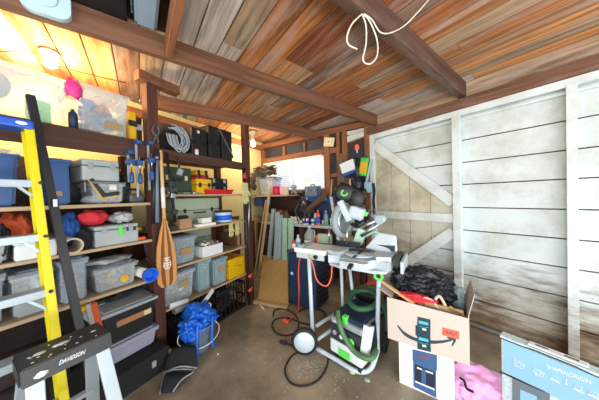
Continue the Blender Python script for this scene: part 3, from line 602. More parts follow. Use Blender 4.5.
one('clamp_bundle', 'dark tangle of clamps and straps on the lid of the black tote', 'clamps', blob(nb(), (0, 0, .03), (.16, .12, .045), .5, 3, 14, 3, .03), 'black_cloth', S(.80, 2.42, LOWT + .17 + .276), RS)
one('carpet_roll', 'rolled dark brown carpet lying on the floor under the near shelves', 'carpet', tube(nb(), [(-.24, 0, .13), (.33, 0, .13)], .13, 20), 'carpet', S(.18, 2.46, 0), RS)
one('carpet_roll', 'second dark brown carpet roll, lying on top of the one on the floor', 'carpet', tube(nb(), [(-.24, 0, .375), (.33, 0, .375)], .112, 20), 'carpet', S(.18, 2.46, 0), RS)
t = thing('spirit_level', 'orange and steel level standing behind the black saddle of the step stand', 'level', S(.585, 2.0, .20), RS)
bm = nb(); bar(bm, (-.03, 0, .60), (.05, 0, .02), .03, .05, (0, 1, 0), .003); mesh('body', bm, 'orange_cloth', t); bm = nb(); bar(bm, (-.055, 0, .60), (.02, 0, .02), .03, .012, (0, 1, 0)); mesh('edge_rail', bm, 'steel', t)
t = thing('caulking_gun', 'tool with a lime yellow handle lying behind the level', 'caulking gun', S(.57, 2.28, LOWT + .45), RS)
mesh('handle', blob(nb(), (0, 0, .03), (.05, .03, .03), .15, 2, 3, 3), 'yellow_plastic', t); mesh('barrel', tube(nb(), [(.04, .01, .03), (.25, .05, .025)], .016, 10), 'black_plastic', t)
# ================================================================== FAR BAY OF THE SHELVES
ZA, ZB, ZC, ZD = 2.013, 1.563, 1.181, .809; ZE = .411
# top: three black cases, a black bag, hanging cables
for px0, px1, pyt, lb in ((192, 208, 129, 'black hard case with a round tag, leftmost of the three on the far top shelf'), (209, 221, 127, 'black hard case between the tagged case and the strapped one on the far top shelf'), (222, 233, 131, 'black hard case with a slanting silver strap, at the end of the far top shelf')):
    s0, w, h = fit(px0, px1, 160, pyt, 2.24, ZA)
    t = case(lb, S(s0, 2.235, ZA), RS, w - .012, .34, h, 'black_plastic', handle=False, split=.5, ribs=2, latch='dark_metal')
    if px0 == 192: mesh('round_tag', lathe(nb(), [(.018, 0), (.018, .004)], 16, at(w * .4, -.005, h * .86, PI / 2)), 'cream', t)
    if px0 == 222: b2 = nb(); bar(b2, (-.06, -.022, h * .95), (w * .9, -.022, h * .12), .012, .028, (0, 1, 0), .003); mesh('strap', b2, 'steel', t)
s0, w, h = fit(164, 191, 160, 120, 2.30, ZA)
one('duffel_bag', 'bulky black duffel bag slumped on the far top shelf beside the front post', 'bag', blob(nb(), (0, 0, h * .5), (w * .48, .2, h * .5), .18, 1.8, 21, 4, h * .46), 'black_cloth', S(s0 + w / 2, 2.52, ZA + .002), RS)
t = jar('small white jar with an orange lid standing before the black cases', S(1.56, 2.235, ZA + .0), .022, .075, 'white_plastic', 'orange_plastic', 'jar', 'jar', rz=RS)
random.seed(31); bm = nb(); base = SN(176, 130, 2.14)
for k in range(9):
    a = random.uniform(-.07, .03); z0 = random.uniform(-.02, .04)
    tube(bm, curve([(a, 0, .02 + z0), (a + .05, -.04, .0 + z0), (a + .10 + random.uniform(-.02, .03), -.05, -.10), (a + .06, -.04, -.2 - z0), (a + .0, -.01, -.15), (a - .02, 0, -.05)], 6), .006, 6)
one('cable_hank', 'tangle of pale grey cables hung beside the top of the front shelf post', 'cables', bm, 'cable_grey', S(base[0], 2.15, base[1]), RS)
bm = nb(); base = SN(180, 172, 2.13); tube(bm, [(-.012, 0, .16), (0, 0, .03)], .007, 6)
t = thing('plug_connector', 'grey plug hanging on its black lead in front of the far second shelf', 'plug', S(base[0], 2.14, base[1]), RS); mesh('lead', bm, 'black_plastic', t); mesh('plug', rbox(nb(), (.005, 0, 0), (.05, .035, .07), (0, .35, 0), .008), 'cable_grey', t)
# second shelf (1.563)
s0, w, h = fit(160, 197, 193, 166, 2.3, ZB)
case('wide dark green tool case on the far second shelf behind the hanging plug', S(s0 + .03, 2.35, ZB), RS, w - .06, .34, h * .98, 'dark_green', latch='cream')
s0, w, h = fit(197, 212, 192, 179, 2.26, ZB)
case('yellow organiser box at the bottom of the yellow and red stack', S(s0, 2.26, ZB), RS, w, .25, h, 'yellow_plastic', latch='black_plastic', handle=False)
case('flat red organiser box sandwiched between two yellow boxes', S(s0 + .01, 2.265, ZB + h), RS, w * .8, .23, .05, 'red_plastic', latch='black_plastic', handle=False)
case('thin yellow organiser box topping the yellow and red stack', S(s0, 2.265, ZB + h + .051), RS, w * .8, .23, .05, 'yellow_plastic', latch='black_plastic', handle=False)
s0, w, h = fit(213, 231, 192, 182, 2.28, ZB)
case('black socket case under another black case, behind the red tray', S(s0, 2.34, ZB), RS, w, .25, .13, 'black_plastic', handle=False)
case('upper black socket case behind the red tray', S(s0 - .0, 2.335, ZB + .131), RS, w * .98, .25, .085, 'black_plastic', handle=False)
s0, w, h = fit(207, 234, 193, 185, 2.20, ZB)
t = thing('parts_tray', 'shallow bright red tray at the front edge of the far second shelf', 'tray', S(s0, 2.205, ZB), RS)
bm = nb(); tp = .02; v = [bm.verts.new(p) for p in ((tp, tp, .0), (w - tp, tp, .0), (w - tp, .13 - tp, .0), (tp, .13 - tp, .0), (0, 0, .055), (w, 0, .055), (w, .13, .055), (0, .13, .055))]
for f in ((0, 3, 2, 1), (0, 1, 5, 4), (1, 2, 6, 5), (2, 3, 7, 6), (3, 0, 4, 7)): bm.faces.new([v[i] for i in f])
shell(bm, .004); mesh('tray', bm, 'red_plastic', t); mesh('rim', tube(nb(), [(0, 0, .055), (w, 0, .055), (w, .13, .055), (0, .13, .055)], .005, 6, True), 'red_plastic', t)
one('hand_tools', 'small dark hand tools scattered along the front of the far second shelf', 'tools', (lambda b_: [rbox(b_, (random.uniform(0, .42), random.uniform(0, .07), .012), (random.uniform(.04, .1), .02, .02), (0, 0, random.uniform(-1, 1)), .004) for _ in range(14)] and b_)(nb()), 'junk_mixed', S(1.22, 2.23, ZB + .002), RS, None, 'stuff')
# third shelf (1.181)
s0, w, h = fit(176, 221, 231, 198, 2.48, ZC)
case('big sage green metal case standing on the far third shelf', S(s0, 2.5, ZC), RS, w, .22, h, 'sage_pale', latch='dark_metal', trim='dark_metal', split=.55)
s0, w, h = fit(180, 192, 229, 219, 2.23, ZC); carton('small brown box with a dark lid in front of the sage green case', S(s0, 2.23, ZC), RS, w, .1, h, 'cardboard', None)
one('black_pouch', 'black pouch lying on the small brown box', 'pouch', blob(nb(), (0, 0, .018), (w * .42, .045, .02), .2, 2, 5, 3, .015), 'black_cloth', S(s0 + w / 2, 2.28, ZC + h + .003), RS)
s0, w, h = fit(197, 216, 227, 222, 2.21, ZC); carton('flat white carton at the front edge of the far third shelf', S(s0, 2.21, ZC), RS, w, .13, .03, 'paper', None)
s1, w1, h1 = fit(203, 212, 222, 215, 2.23, ZC + .03); carton('small white carton lying on the flat white one', S(s1, 2.24, ZC + .033), RS, w1, .09, .06, 'paper', 'grey_plastic')
s0, w, h = fit(222, 235, 220, 204, 2.26, ZC)
t = jar('pale blue tub with a black lid at the right end of the far third shelf', S(s0 + w / 2, 2.36, ZC), w * .5, .16, 'pale_blue', 'black_plastic', 'tub', 'tub', band='bright_blue')
power_tool('yellow cordless drill lying behind the canoe paddle shaft on the far third shelf', S(1.21, 2.30, ZC), RS, .6)
s0, w, h = fit(163, 172, 233, 226, 2.22, ZC)
one('planer_block', 'dark sanding block next to the yellow drill on the far third shelf', 'block', box(nb(), 0, .1, 0, .07, 0, .05, .008), 'charcoal', S(s0 + .05, 2.23, ZC), RS)
# fourth shelf (.809)
s0, w, h = fit(167, 198, 270, 236, 2.22, ZD)
loc = S(s0, 2.22, ZD); tote('grey-blue translucent bin with a torn cardboard label behind the canoe paddle', loc, RS, w, .5, h, 'clear_grey', 'grey_blue', paper=(.45, .8, .3, .55, 'cardboard'))
contents('grey and blue bits in the translucent bin behind the paddle', loc, RS, w, .5, h, 'junk_grey', 9, 24)
s0, w, h = fit(203, 223, 256, 245, 2.22, ZD); carton('white metal box with clutter on it, on the far fourth shelf', S(s0, 2.22, ZD), RS, w, .22, h, 'white_plastic', None, 'metal_box')
one('small_parts', 'clutter of small fittings heaped on the white metal box', 'fittings', (lambda b_: [rbox(b_, (random.uniform(.02, w - .05), random.uniform(.02, .15), .02), (random.uniform(.02, .07), .02, .025), (0, random.uniform(-.5, .5), random.uniform(-1, 1)), .003) for _ in range(16)] and b_)(nb()), 'junk_grey', S(s0, 2.22, ZD + h + .004), RS, None, 'stuff')
case('sage green case at the back of the far fourth shelf above the white metal box', S(s0 - .02, 2.55, ZD), RS, .4, .2, .30, 'sage', handle=False)
for i, (sx, lb) in enumerate(((2.03, 'pale work glove hanging left of its twin under the far third shelf'), (2.14, 'pale work glove hanging right of its twin under the far third shelf'))):
    bm = nb()
    def glove(bm, k=1):
        box(bm, -.035 * k, .035 * k, -.012, .012, -.09 * k, .0, .01)
        for q, l in zip((-.028, -.0095, .0095, .028), (.055, .07, .066, .05)): tube(bm, [(q * k, 0, -.085 * k), (q * 1.15 * k, -.004, -.09 * k - l * k)], .0095 * k, 8)
        tube(bm, [(.03 * k, 0, -.04 * k), (.06 * k, -.006, -.085 * k)], .011 * k, 8); box(bm, -.031 * k, .031 * k, -.013, .013, 0, .03 * k, .006)
    glove(bm, .95); one('work_glove', lb, 'glove', bm, 'glove_cream', S(sx, 2.23, ZC - .05), RS)
for i, (sx, z1, c_) in enumerate(((2.19, .2, 'brown'), (2.235, .23, 'cardboard'), (2.27, .18, 'maroon'))):
    one('wooden_offcut', ('dark brown board', 'tan board', 'maroon board')[i] + ' stored upright at the right end of the far fourth shelf', 'board', box(nb(), 0, .03, 0, .3, 0, z1, .003), c_, S(sx - .015, 2.3, ZD), RS)
# bottom shelf (.41)
s0, w, h = fit(163, 198, 303, 270, 2.22, ZE)
loc = S(s0 - .02, 2.22, ZE); tote('clear bin with a brown label on the lowest far shelf, below the paddle blade', loc, RS, w, .5, h * .97, 'clear_plastic', 'clear_grey', paper=(.5, .78, .45, .65, 'khaki'))
contents('grey odds and ends in the clear bin below the paddle blade', loc, RS, w, .5, h * .95, 'junk_grey', 19, 30)
for i, (a, b_, lb, sk) in enumerate(((199, 213, 'teal tinted clear case with a yellow dot on the lowest far shelf', 1), (214, 229, 'teal tinted clear case with a brown label next to the yellow toolbox', 0))):
    s0, w, h = fit(a, b_, 290 - 8 * i, 259 - 2 * i, 2.22, ZE)
    t = tote(lb, S(s0, 2.22, ZE), RS, w - .012, .42, h, 'clear_teal', 'clear_teal', paper=None if sk else (.3, .7, .5, .66, 'cardboard'), sticker=(.5, .75, .012, 'yellow_plastic') if sk else None, latches=None, ribs=True)
    mesh('handle', tube(nb(), curve([(w * .3, 0, h * .9), (w * .3, -.02, h * .86), (w * .65, -.02, h * .86), (w * .65, 0, h * .9)], 4), .006, 6), 'teal_pale', t)
s0, w, h = fit(230, 246, 280, 257, 2.22, ZE)
case('bright yellow toolbox at the right end of the lowest far shelf', S(s0 - .01, 2.215, ZE), RS, w - .0, .34, h, 'yellow_plastic', latch='yellow_plastic', trim='yellow_plastic', split=.7)
# floor under the far bay
def crate(label, loc, rz, w, d, h, mat='black_plastic', rot=None):
    t = thing('milk_crate', label, 'crate', loc, rz, None, rot); bm = nb(); box(bm, 0, w, 0, d, 0, .012)
    for z0, z1 in ((0, .03), (h * .42, h * .5), (h - .04, h)):
        for a in ((0, w, 0, .01), (0, w, d - .01, d), (0, .01, 0, d), (w - .01, w, 0, d)): box(bm, *a, z0, z1)
    n = 7
    for k in range(n + 1):
        x = (w - .014) * k / n
        for y0 in (0, d - .01): box(bm, x, x + .014, y0, y0 + .01, 0, h)
        y = (d - .014) * k / n
        for x0 in (0, w - .01): box(bm, x0, x0 + .01, y, y + .014, 0, h)
    mesh('crate', bm, mat, t); return t
s0, w, h = fit(216, 246, 324, 287, 2.14, 0)
loc = S(s0, 2.13, 0); crate('black slatted milk crate full of brown scraps on the floor by the far shelf post', loc, RS, w, .4, h * 1.0)
contents('brown leather and wood scraps filling the black milk crate', loc, RS, w, .4, h * 1.08, 'junk_dark', 23, 34)
loc = S(1.19, 2.16, 0); crate('black slatted crate of white pipe ends behind the grey bucket', loc, RS, .26, .4, .30)
one('duct_elbow', 'grey plastic pipe elbow lying on the black crate behind the bucket', 'pipe', tube(nb(), curve([(-.09, 0, .04), (0, 0, .045), (.06, .05, .05), (.07, .13, .05)], 4), .04, 12), 'cable_grey', S(1.33, 2.24, .305), RS)
# grey bucket with the blue bag
BK = Zp(199, 348, 0); t = thing('bucket', 'grey plastic bucket on the floor stuffed with a blue bag', 'bucket', (BK.x, BK.y, 0))
ro = []; bm = nb()
for r, z in ((.0, .004), (.105, .004), (.112, .05), (.14, .235), (.15, .24), (.15, .255), (.136, .255), (.132, .235), (.1, .02), (0, .02)):
    ro.append([bm.verts.new((max(r, .001) * math.cos(2 * PI * k / 28), max(r, .001) * math.sin(2 * PI * k / 28), z)) for k in range(28)])
for a, b_ in zip(ro, ro[1:]):
    for k in range(28): bm.faces.new((a[k], a[(k + 1) % 28], b_[(k + 1) % 28], b_[k])).smooth = True
mesh('pail', bm, 'grey_blue', t); mesh('bail_handle', tube(nb(), curve([(.0, -.152, .235), (.05, -.19, .17), (.13, -.13, .12), (.17, 0, .10), (.13, .13, .12), (.05, .19, .17), (0, .152, .235)], 5), .004, 6), 'paper', t)
random.seed(12); bm = nb(); blob(bm, (0, 0, .25), (.155, .15, .13), .55, 2.6, 33, 5); blob(bm, (-.12, -.03, .22), (.06, .07, .10), .5, 3, 13, 4)
for a in (-.09, .07): tube(bm, curve([(a, -.13, .30), (a - .03, -.16, .20), (a - .04, -.165, .05), (a - .01, -.16, .01)], 5), .013, 6)
one('shopping_bag', 'crumpled bright blue carrier bag stuffed into the grey bucket', 'bag', bm, 'ikea_blue', (BK.x, BK.y, .03), RS)
for i, (p0, p1, zz, lb) in enumerate((((196, 313), (213, 290), .3, 'white grooved plastic slat leaning out over the black crate'), ((205, 322), (210, 303), .25, 'short pale slat standing between the bucket and the milk crate'), ((170, 306), (188, 300), .3, 'white slat lying across the black crate behind the bucket'))):
    a = hit(*p0, EN, 2.02 if i < 2 else 2.12); b_ = hit(*p1, EN, 2.1 if i < 2 else 2.16)
    bm = nb(); bar(bm, a, b_, .05 if i < 2 else .04, .012, EN, .003); one('grooved_strip', lb, 'slat', bm, 'white_plastic')
# black floor mat folded at the foot of the post
m0 = Zp(176, 372, .0)
t = thing('car_mat', 'black carpet car mat with grey edging slumped on the floor before the post', 'mat', (m0.x, m0.y, 0), RS)
def sheetm(P, n, t_): 
    bm = nb(); G = [[None] * (n + 1) for _ in range(n + 1)]
    for i in range(n + 1):
        for j in range(n + 1):
            u, v = i / n, j / n; p = (Vector(P[0]) * (1 - u) + Vector(P[1]) * u) * (1 - v) + (Vector(P[3]) * (1 - u) + Vector(P[2]) * u) * v
            p.z += .03 * math.sin(v * PI) + .012 * noise.noise(p * 9); G[i][j] = bm.verts.new(p)
    for i in range(n):
        for j in range(n): bm.faces.new((G[i][j], G[i + 1][j], G[i + 1][j + 1], G[i][j + 1])).smooth = True
    return shell(bm, t_)
def loc3(px, py, z): p = Zp(px, py, z) - Vector((m0.x, m0.y, 0)); return Matrix.Rotation(-RS, 3, 'Z') @ p
P = [loc3(163, 373, .04), loc3(197, 368, .04), loc3(196, 346, .16), loc3(174, 347, .18)]
mesh('mat', sheetm(P, 8, .012), 'dark_mat', t); mesh('edging', tube(nb(), curve([P[0], (P[0] + P[1]) / 2 + Vector((0, 0, .035)), P[1]], 4), .007, 6), 'cable_grey', t)
P = [loc3(160, 394, .01), loc3(173, 392, .01), loc3(194, 370, .05), loc3(167, 372, .06)]
mesh('mat', sheetm(P, 8, .012), 'dark_mat', t); mesh('edging', tube(nb(), curve([P[0], P[3], P[2], (P[2] + P[1]) / 2 + Vector((-.02, 0, .02)), P[1]], 4), .006, 6), 'cable_grey', t)
one('wood_offcut', 'small pale wood offcut between the tool chest and the black mat', 'offcut', rbox(nb(), (0, 0, .07), (.03, .03, .15), (.3, .3, 0), .003), 'skin_wood', S(1.03, 2.02, 0), RS)
# ------------------------------------------------------------------ hung on the front post
def poly_part(name, pts, r, mat, parent): return mesh(name, tube(nb(), pts, r, 10), mat, parent)
a = SN(163, 150, 2.08); b_ = SN(171, 287, 2.06)
t = thing('canoe_paddle', 'wooden canoe paddle with a striped blade hanging on the front shelf post', 'paddle', S(a[0], 2.12, a[1]), RS)
L = a[1] - b_[1]; sl = (SN(170, 287, 2.08)[0] - a[0]); lean = Matrix.Rotation(-math.atan2(sl, -L) - PI if False else 0, 4, 'Y')
def ax(z, x=0, y=0): return (x + sl * (z / L), y, -z)     # z measured down the paddle
zb = L * .50
poly_part('shaft', [ax(0), ax(zb)], .0155, 'skin_wood', t); poly_part('wrap', [ax(L * .27), ax(L * .42)], .018, 'paper', t)
prof = [(0, .014), (.06, .02), (.2, .045), (.4, .075), (.6, .088), (.8, .09), (.93, .084), (1, .055)]
BL = L - zb
for i in range(5):
    f0, f1 = -1 + 2 * i / 5, -1 + 2 * (i + 1) / 5; poly = [(ax(zb + BL * u)[0] + wd * f0, -(zb + BL * u)) for u, wd in prof] + [(ax(zb + BL * u)[0] + wd * f1, -(zb + BL * u)) for u, wd in prof[::-1]]
    bm = nb(); prism(bm, poly, -.008, .008); mesh('blade_strip', bm, 'blade_dark' if i % 2 else 'blade_wood', t)
bm = nb(); cz = zb + BL * .66; cx = ax(cz)[0] + .002
for dx, dz, w_, h_ in ((0, .05, .06, .008), (0, .03, .045, .008), (-.02, .0, .03, .008), (.022, .0, .03, .008), (0, -.02, .075, .008), (0, -.045, .05, .008), (0, .0, .008, .12), (-.028, -.01, .007, .06), (.028, -.01, .007, .06), (-.016, -.05, .006, .03), (.016, -.05, .006, .03)):
    box(bm, cx + dx - w_ / 2, cx + dx + w_ / 2, -.0105, -.008, -cz + dz - h_ / 2, -cz + dz + h_ / 2)
mesh('painted_mark', bm, 'paper', t)
def pole(label, p0, p1, n0, n1, r, mat, name='pole', cat='pole', tip=None):
    a = hit(*p0, EN, n0); b_ = hit(*p1, EN, n1); bm = nb(); tube(bm, [a, b_], r, 10)
    return one(name, label, cat, bm, mat)
t = thing('lopper', 'black long-handled lopper hanging left of the canoe paddle', 'lopper', S(SN(156, 160, 2.12)[0], 2.13, SN(156, 160, 2.12)[1]), RS)
Lq = SN(156, 160, 2.12)[1] - SN(153, 224, 2.12)[1]
mesh('handle', tube(nb(), [(.0, 0, 0), (-.045, 0, -Lq)], .016, 10, rr=[.012, .02]), 'black_plastic', t); mesh('handle', tube(nb(), [(.01, -.01, 0), (-.012, -.01, -Lq * .98)], .016, 10, rr=[.012, .018]), 'grey_blue', t)
bm = nb(); prism(bm, [(-.03, 0), (.03, 0), (.045, .05), (.02, .10), (-.01, .12), (-.02, .08), (.0, .05), (-.035, .03)], -.02, -.012); mesh('blade', bm, 'dark_metal', t); mesh('pivot_bolt', lathe(nb(), [(.013, 0), (.013, .014)], 12, at(0, -.018, .02, PI / 2)), 'steel', t)
t = thing('pruning_pole', 'black pole with grey clamps hanging right of the canoe paddle', 'pole', S(SN(167, 152, 2.12)[0], 2.13, SN(167, 152, 2.12)[1]), RS)
Lq = SN(167, 152, 2.12)[1] - SN(175, 222, 2.12)[1]; dx = SN(176, 222, 2.12)[0] - SN(167, 152, 2.12)[0]
mesh('pole', tube(nb(), [(0, 0, 0), (dx, 0, -Lq)], .013, 10), 'black_plastic', t)
for f in (.45, .62, .85): mesh('clamp', rbox(nb(), (dx * f, -.01, -Lq * f), (.05, .035, .05), (0, .2, 0), .006), 'steel' if f == .62 else 'charcoal', t)
t = thing('pruning_shears', 'pair of rusty shears hung on a nail at the top of the front shelf post', 'shears', S(1.10, 2.18, SN(156, 132, 2.18)[1]), RS)
for q in (-1, 1): mesh('blade', tube(nb(), curve([(q * .015, 0, .06), (q * .03, 0, 0), (-q * .008, 0, -.05), (-q * .02, 0, -.1)], 4), .008, 8), 'rusty_grey', t)
# ------------------------------------------------------------------ round the far post
t = thing('work_glove', 'pale cream work glove hooked on the far shelf post', 'glove', S(SN(245.5, 188, 2.05)[0], 2.06, SN(245.5, 186, 2.05)[1]), RS)
bm = nb(); glove(bm, 1.55); mesh('glove', bm, 'glove_cream', t)
for i, (p0, p1, mt, lb, r) in enumerate((((244, 168), (249, 296), 'black_plastic', 'black pole standing against the far shelf post, under the cream glove', .018), ((250, 176), (248, 250), 'steel', 'thin steel tube strapped to the right of the far shelf post', .010))):
    a = hit(*p0, EN, 2.12); b_ = hit(*p1, EN, 2.10); 
    if i == 0: b_ = S(SN(249, 300, 2.1)[0], 2.1, 0.005)
    one('pole', lb, 'pole', tube(nb(), [a, b_], r, 10), mt)
for p, lb in (((243, 176), 'red knob at the top of the black pole, level with the cream glove'),): 
    a = hit(*p, EN, 2.09); one('red_ball', lb, 'knob', lathe(nb(), [(.015, -.04), (.02, -.02), (.02, .03), (.01, .045)], 14), 'red_plastic', a - EN * .03)
for p, lb in (((250, 276), 'orange clamp head on the far shelf post, higher of the two'), ((250, 290), 'orange clamp head low on the far shelf post, near the floor')):
    a = hit(*p, EN, 2.08); t = thing('spring_clamp', lb, 'clamp', a, RS); mesh('jaw', blob(nb(), (0, 0, 0), (.035, .02, .022), .1, 2, 3, 3), 'orange_plastic', t); mesh('jaw', rbox(nb(), (.03, 0, .012), (.05, .015, .012), (0, -.4, 0), .004), 'orange_plastic', t)
# ================================================================== WINDOW WALL: bench, shelf, things on them
def fitw(px0, px1, pyb, pyt, q, z):
    w0 = WQ(px0, pyb, q)[0]; w1 = WQ(px1, pyb, q)[0]; zt = WQ((px0 + px1) / 2, pyt, q)[1]
    return w0, w1 - w0, zt - z
BZ = 1.02
t = thing('workbench', 'worn pale-edged workbench under the window', 'workbench', W(0, 0, 0), RW)
mesh('bench_top', Wbox(nb(), -3.1, -1.13, -3.39, -2.985, BZ - .045, BZ, .004), 'grey_cloth', t)
for w in (-3.05, -2.2, -1.2): mesh('leg', Wbox(nb(), w, w + .07, -3.10, -3.03, 0, BZ - .045, .003), 'shelf_dark', t); mesh('leg', Wbox(nb(), w, w + .07, -3.38, -3.31, 0, BZ - .045, .003), 'shelf_dark', t)
mesh('lower_shelf', Wbox(nb(), -3.0, -1.2, -3.38, -3.05, .38, .40), 'shelf_dark', t)
SZ = 1.545
t = thing('wall_shelf', 'short tan shelf board above the left end of the workbench', 'shelf', W(0, 0, 0), RW)
mesh('shelf_board', Wbox(nb(), -3.40, -2.42, -3.38, -2.98, SZ - .025, SZ, .003), 'shelf_ply', t)
for w in (-3.3, -2.52): mesh('bracket', Wbox(nb(), w, w + .03, -3.45, -3.05, SZ - .1, SZ - .026), 'shelf_dark', t)
# on the shelf
w0, w, h = fitw(258, 269, 195, 177, -3.02, SZ)
loc = W(w0, -3.05, SZ); tote('clear blue-tinted bin on the wall shelf under a heap of black cables', loc, RW, w * 1.25, .28, h, 'clear_plastic', 'clear_blue')
one('cable_heap', 'heap of black and grey cables piled on the bin left of the window', 'cables', (lambda b_: [tube(b_, curve([Vector((random.uniform(-.28, .3), random.uniform(-.08, .1), random.uniform(0, .19))) for _ in range(5)], 5), .014, 6) for _ in range(28)] and b_)(nb()), 'junk_dark', W(w0 + .12, -3.1, SZ + h + .03), RW)
random.seed(8)
one('hanging_cables', 'bunch of black cables hanging down beside the far shelf post', 'cables', (lambda b_: [tube(b_, curve([Vector((random.uniform(-.07, .07), random.uniform(-.03, .03), .18)), Vector((random.uniform(-.09, .09), -.02, .05)), Vector((random.uniform(-.09, .09), -.02, -.1)), Vector((random.uniform(-.05, .05), 0, -.16))], 5), .011, 6) for _ in range(13)] and b_)(nb()), 'junk_dark', W(WQ(254, 182, -2.95)[0], -2.95, WQ(254, 182, -2.95)[1]), RW)
w0, w, h = fitw(270, 278, 197, 186, -3.0, SZ)
t = jar('bright red canister with a white label standing on the short wall shelf', W(w0 + .1, -3.08, SZ), .075, h * .98, 'red_plastic', 'red_plastic', 'canister', 'canister', rz=RW)
mesh('sticker', box(nb(), .03, .065, -.072, -.052, h * .2, h * .75), 'pink_plastic', t)
one('white_carton', 'white and pink carton between the red canister and the cream tub', 'carton', box(nb(), 0, .09, 0, .1, 0, .16, .006), 'pink_bag', W(-2.63, -3.04, SZ), RW)
jar('cream tub at the right end of the short wall shelf', W(-2.49, -3.06, SZ), .05, .15, 'cream', 'paper', 'tub', 'tub')
t = one('folding_tool', 'steel tool standing against the window glass right of the cream tub', 'tool', (lambda b_: [bar(b_, (-.06, 0, -.06), (.06, 0, .06), .02, .03), bar(b_, (.06, 0, -.08), (-.04, 0, .07), .02, .03), blob(b_, (.0, 0, .06), (.07, .02, .04), .4, 3, 3, 3)] and b_)(nb()), 'cable_grey', W(-2.43, -3.22, SZ + .085), RW)
one('paper_stack', 'stack of dark papers and bits under the left end of the short wall shelf', 'papers', Wbox(nb(), -3.35, -3.12, -3.3, -3.05, 1.33, 1.5), 'junk_mixed', (0, 0, 0), RW)
one('paint_tin', 'brown tub under the short wall shelf, left of the metal studs', 'tin', lathe(nb(), [(.07, 0), (.07, .16), (.06, .165)], 20), 'khaki', W(-2.98, -3.08, BZ), RW)
one('cushion', 'dark maroon round cushion on the bench behind the leaning studs', 'cushion', blob(nb(), (0, 0, .12), (.12, .10, .13), .1, 2, 3, 3, .12), 'maroon', W(-2.66, -3.1, BZ), RW)
one('gourd', 'small reddish round gourd on the bench below the red canister', 'gourd', lathe(nb(), [(.01, .0), (.06, .02), (.075, .07), (.05, .13), (.02, .16), (.015, .2)], 18), 'brown', W(-2.48, -3.04, BZ + .04), RW)
one('yellow_scrap', 'gold coloured scraps on the bench left of the backpack', 'scraps', blob(nb(), (0, 0, .02), (.12, .05, .04), .5, 3, 17, 3, .02), 'brass', W(-2.42, -3.03, BZ), RW, None, 'stuff')
one('work_gloves', 'crumpled grey gloves lying on the bench above the mint strips', 'gloves', blob(nb(), (0, 0, .05), (.13, .08, .07), .5, 3, 27, 4, .045), 'insulation', W(-2.28, -3.06, BZ + .0), RW)
# dark backpack and blue cases
t = thing('backpack', 'black backpack with pale straps slumped on the workbench under the window', 'backpack', W(-2.10, -3.12, BZ), RW)
mesh('bag', blob(nb(), (0, 0, .2), (.17, .12, .22), .22, 2.2, 8, 4, .195), 'bag_black', t)
for q in (-.07, .07): mesh('strap', tube(nb(), curve([(q, -.10, .36), (q * 1.6, -.16, .25), (q * 1.2, -.15, .1), (q, -.13, .03)], 5), .012, 6), 'navy', t)
t = case('wide blue tool case on the bench in front of the right half of the window', W(-2.22, -3.16, BZ + .38), RW, .62, .22, .10, 'blue_plastic', trim='navy', handle=False)
one('case_stand', 'dark blue crate on the bench carrying the wide blue tool case', 'crate', Wbox(nb(), -2.2, -1.64, -3.36, -3.18, BZ, BZ + .378, .01), 'navy', (0, 0, 0), RW)
case('slate blue tool case on top of the wide blue one, against the window', W(-2.17, -3.2, BZ + .482), RW, .26, .16, .18, 'grey_blue', trim='navy', handle=True, top_handle=True)
one('battery_charger', 'black charger beside the slate blue case on top of the wide blue one', 'charger', Wbox(nb(), -2.22, -2.18, -3.28, -3.2, BZ + .482, BZ + .6, .01), 'black_plastic', (0, 0, 0), RW)
one('branch', 'brown branch-like pipe slanting across the bench right of the backpack', 'branch', tube(nb(), curve([W(-2.0, -3.0, 1.25), W(-1.85, -3.0, 1.36), W(-1.7, -3.02, 1.46), W(-1.66, -3.03, 1.56)], 5), .045, 12), 'brown')
# tubs, cans in front
def onb(px, pyb, q=-3.03): return WQ(px, pyb, q)[0]
jar('white tub with a purple label at the front edge of the workbench', W(onb(306, 224), -3.03, BZ), .055, .105, 'white_plastic', 'white_plastic', band='purple')
jar('small white tub with a blue label next to the purple one', W(onb(313, 224), -3.03, BZ), .033, .10, 'white_plastic', 'pale_blue', band='bright_blue')
jar('white tub standing behind the purple labelled tub', W(onb(305, 212), -3.18, BZ), .06, .2, 'grey_plastic', 'white_plastic')
jar('pale tub behind the small blue labelled tub', W(onb(312, 212), -3.17, BZ), .05, .19, 'white_plastic', 'grey_cloth')
bottle('orange and blue spray can on the workbench edge', W(onb(318.2, 224), -3.03, BZ), .036, .25, 'label_red', 'label_red', 'bright_blue', 'spray_can')
bottle('tall grey-green can right of the orange spray can', W(onb(325.5, 224), -3.05, BZ), .04, .24, 'teal', 'teal_pale', 'sage')
one('rag', 'crumpled blue rag lying on the bench behind the spray cans', 'rag', blob(nb(), (0, 0, .05), (.12, .05, .06), .5, 3, 5, 3, .04), 'blue_cloth', W(-1.6, -3.16, BZ), RW)
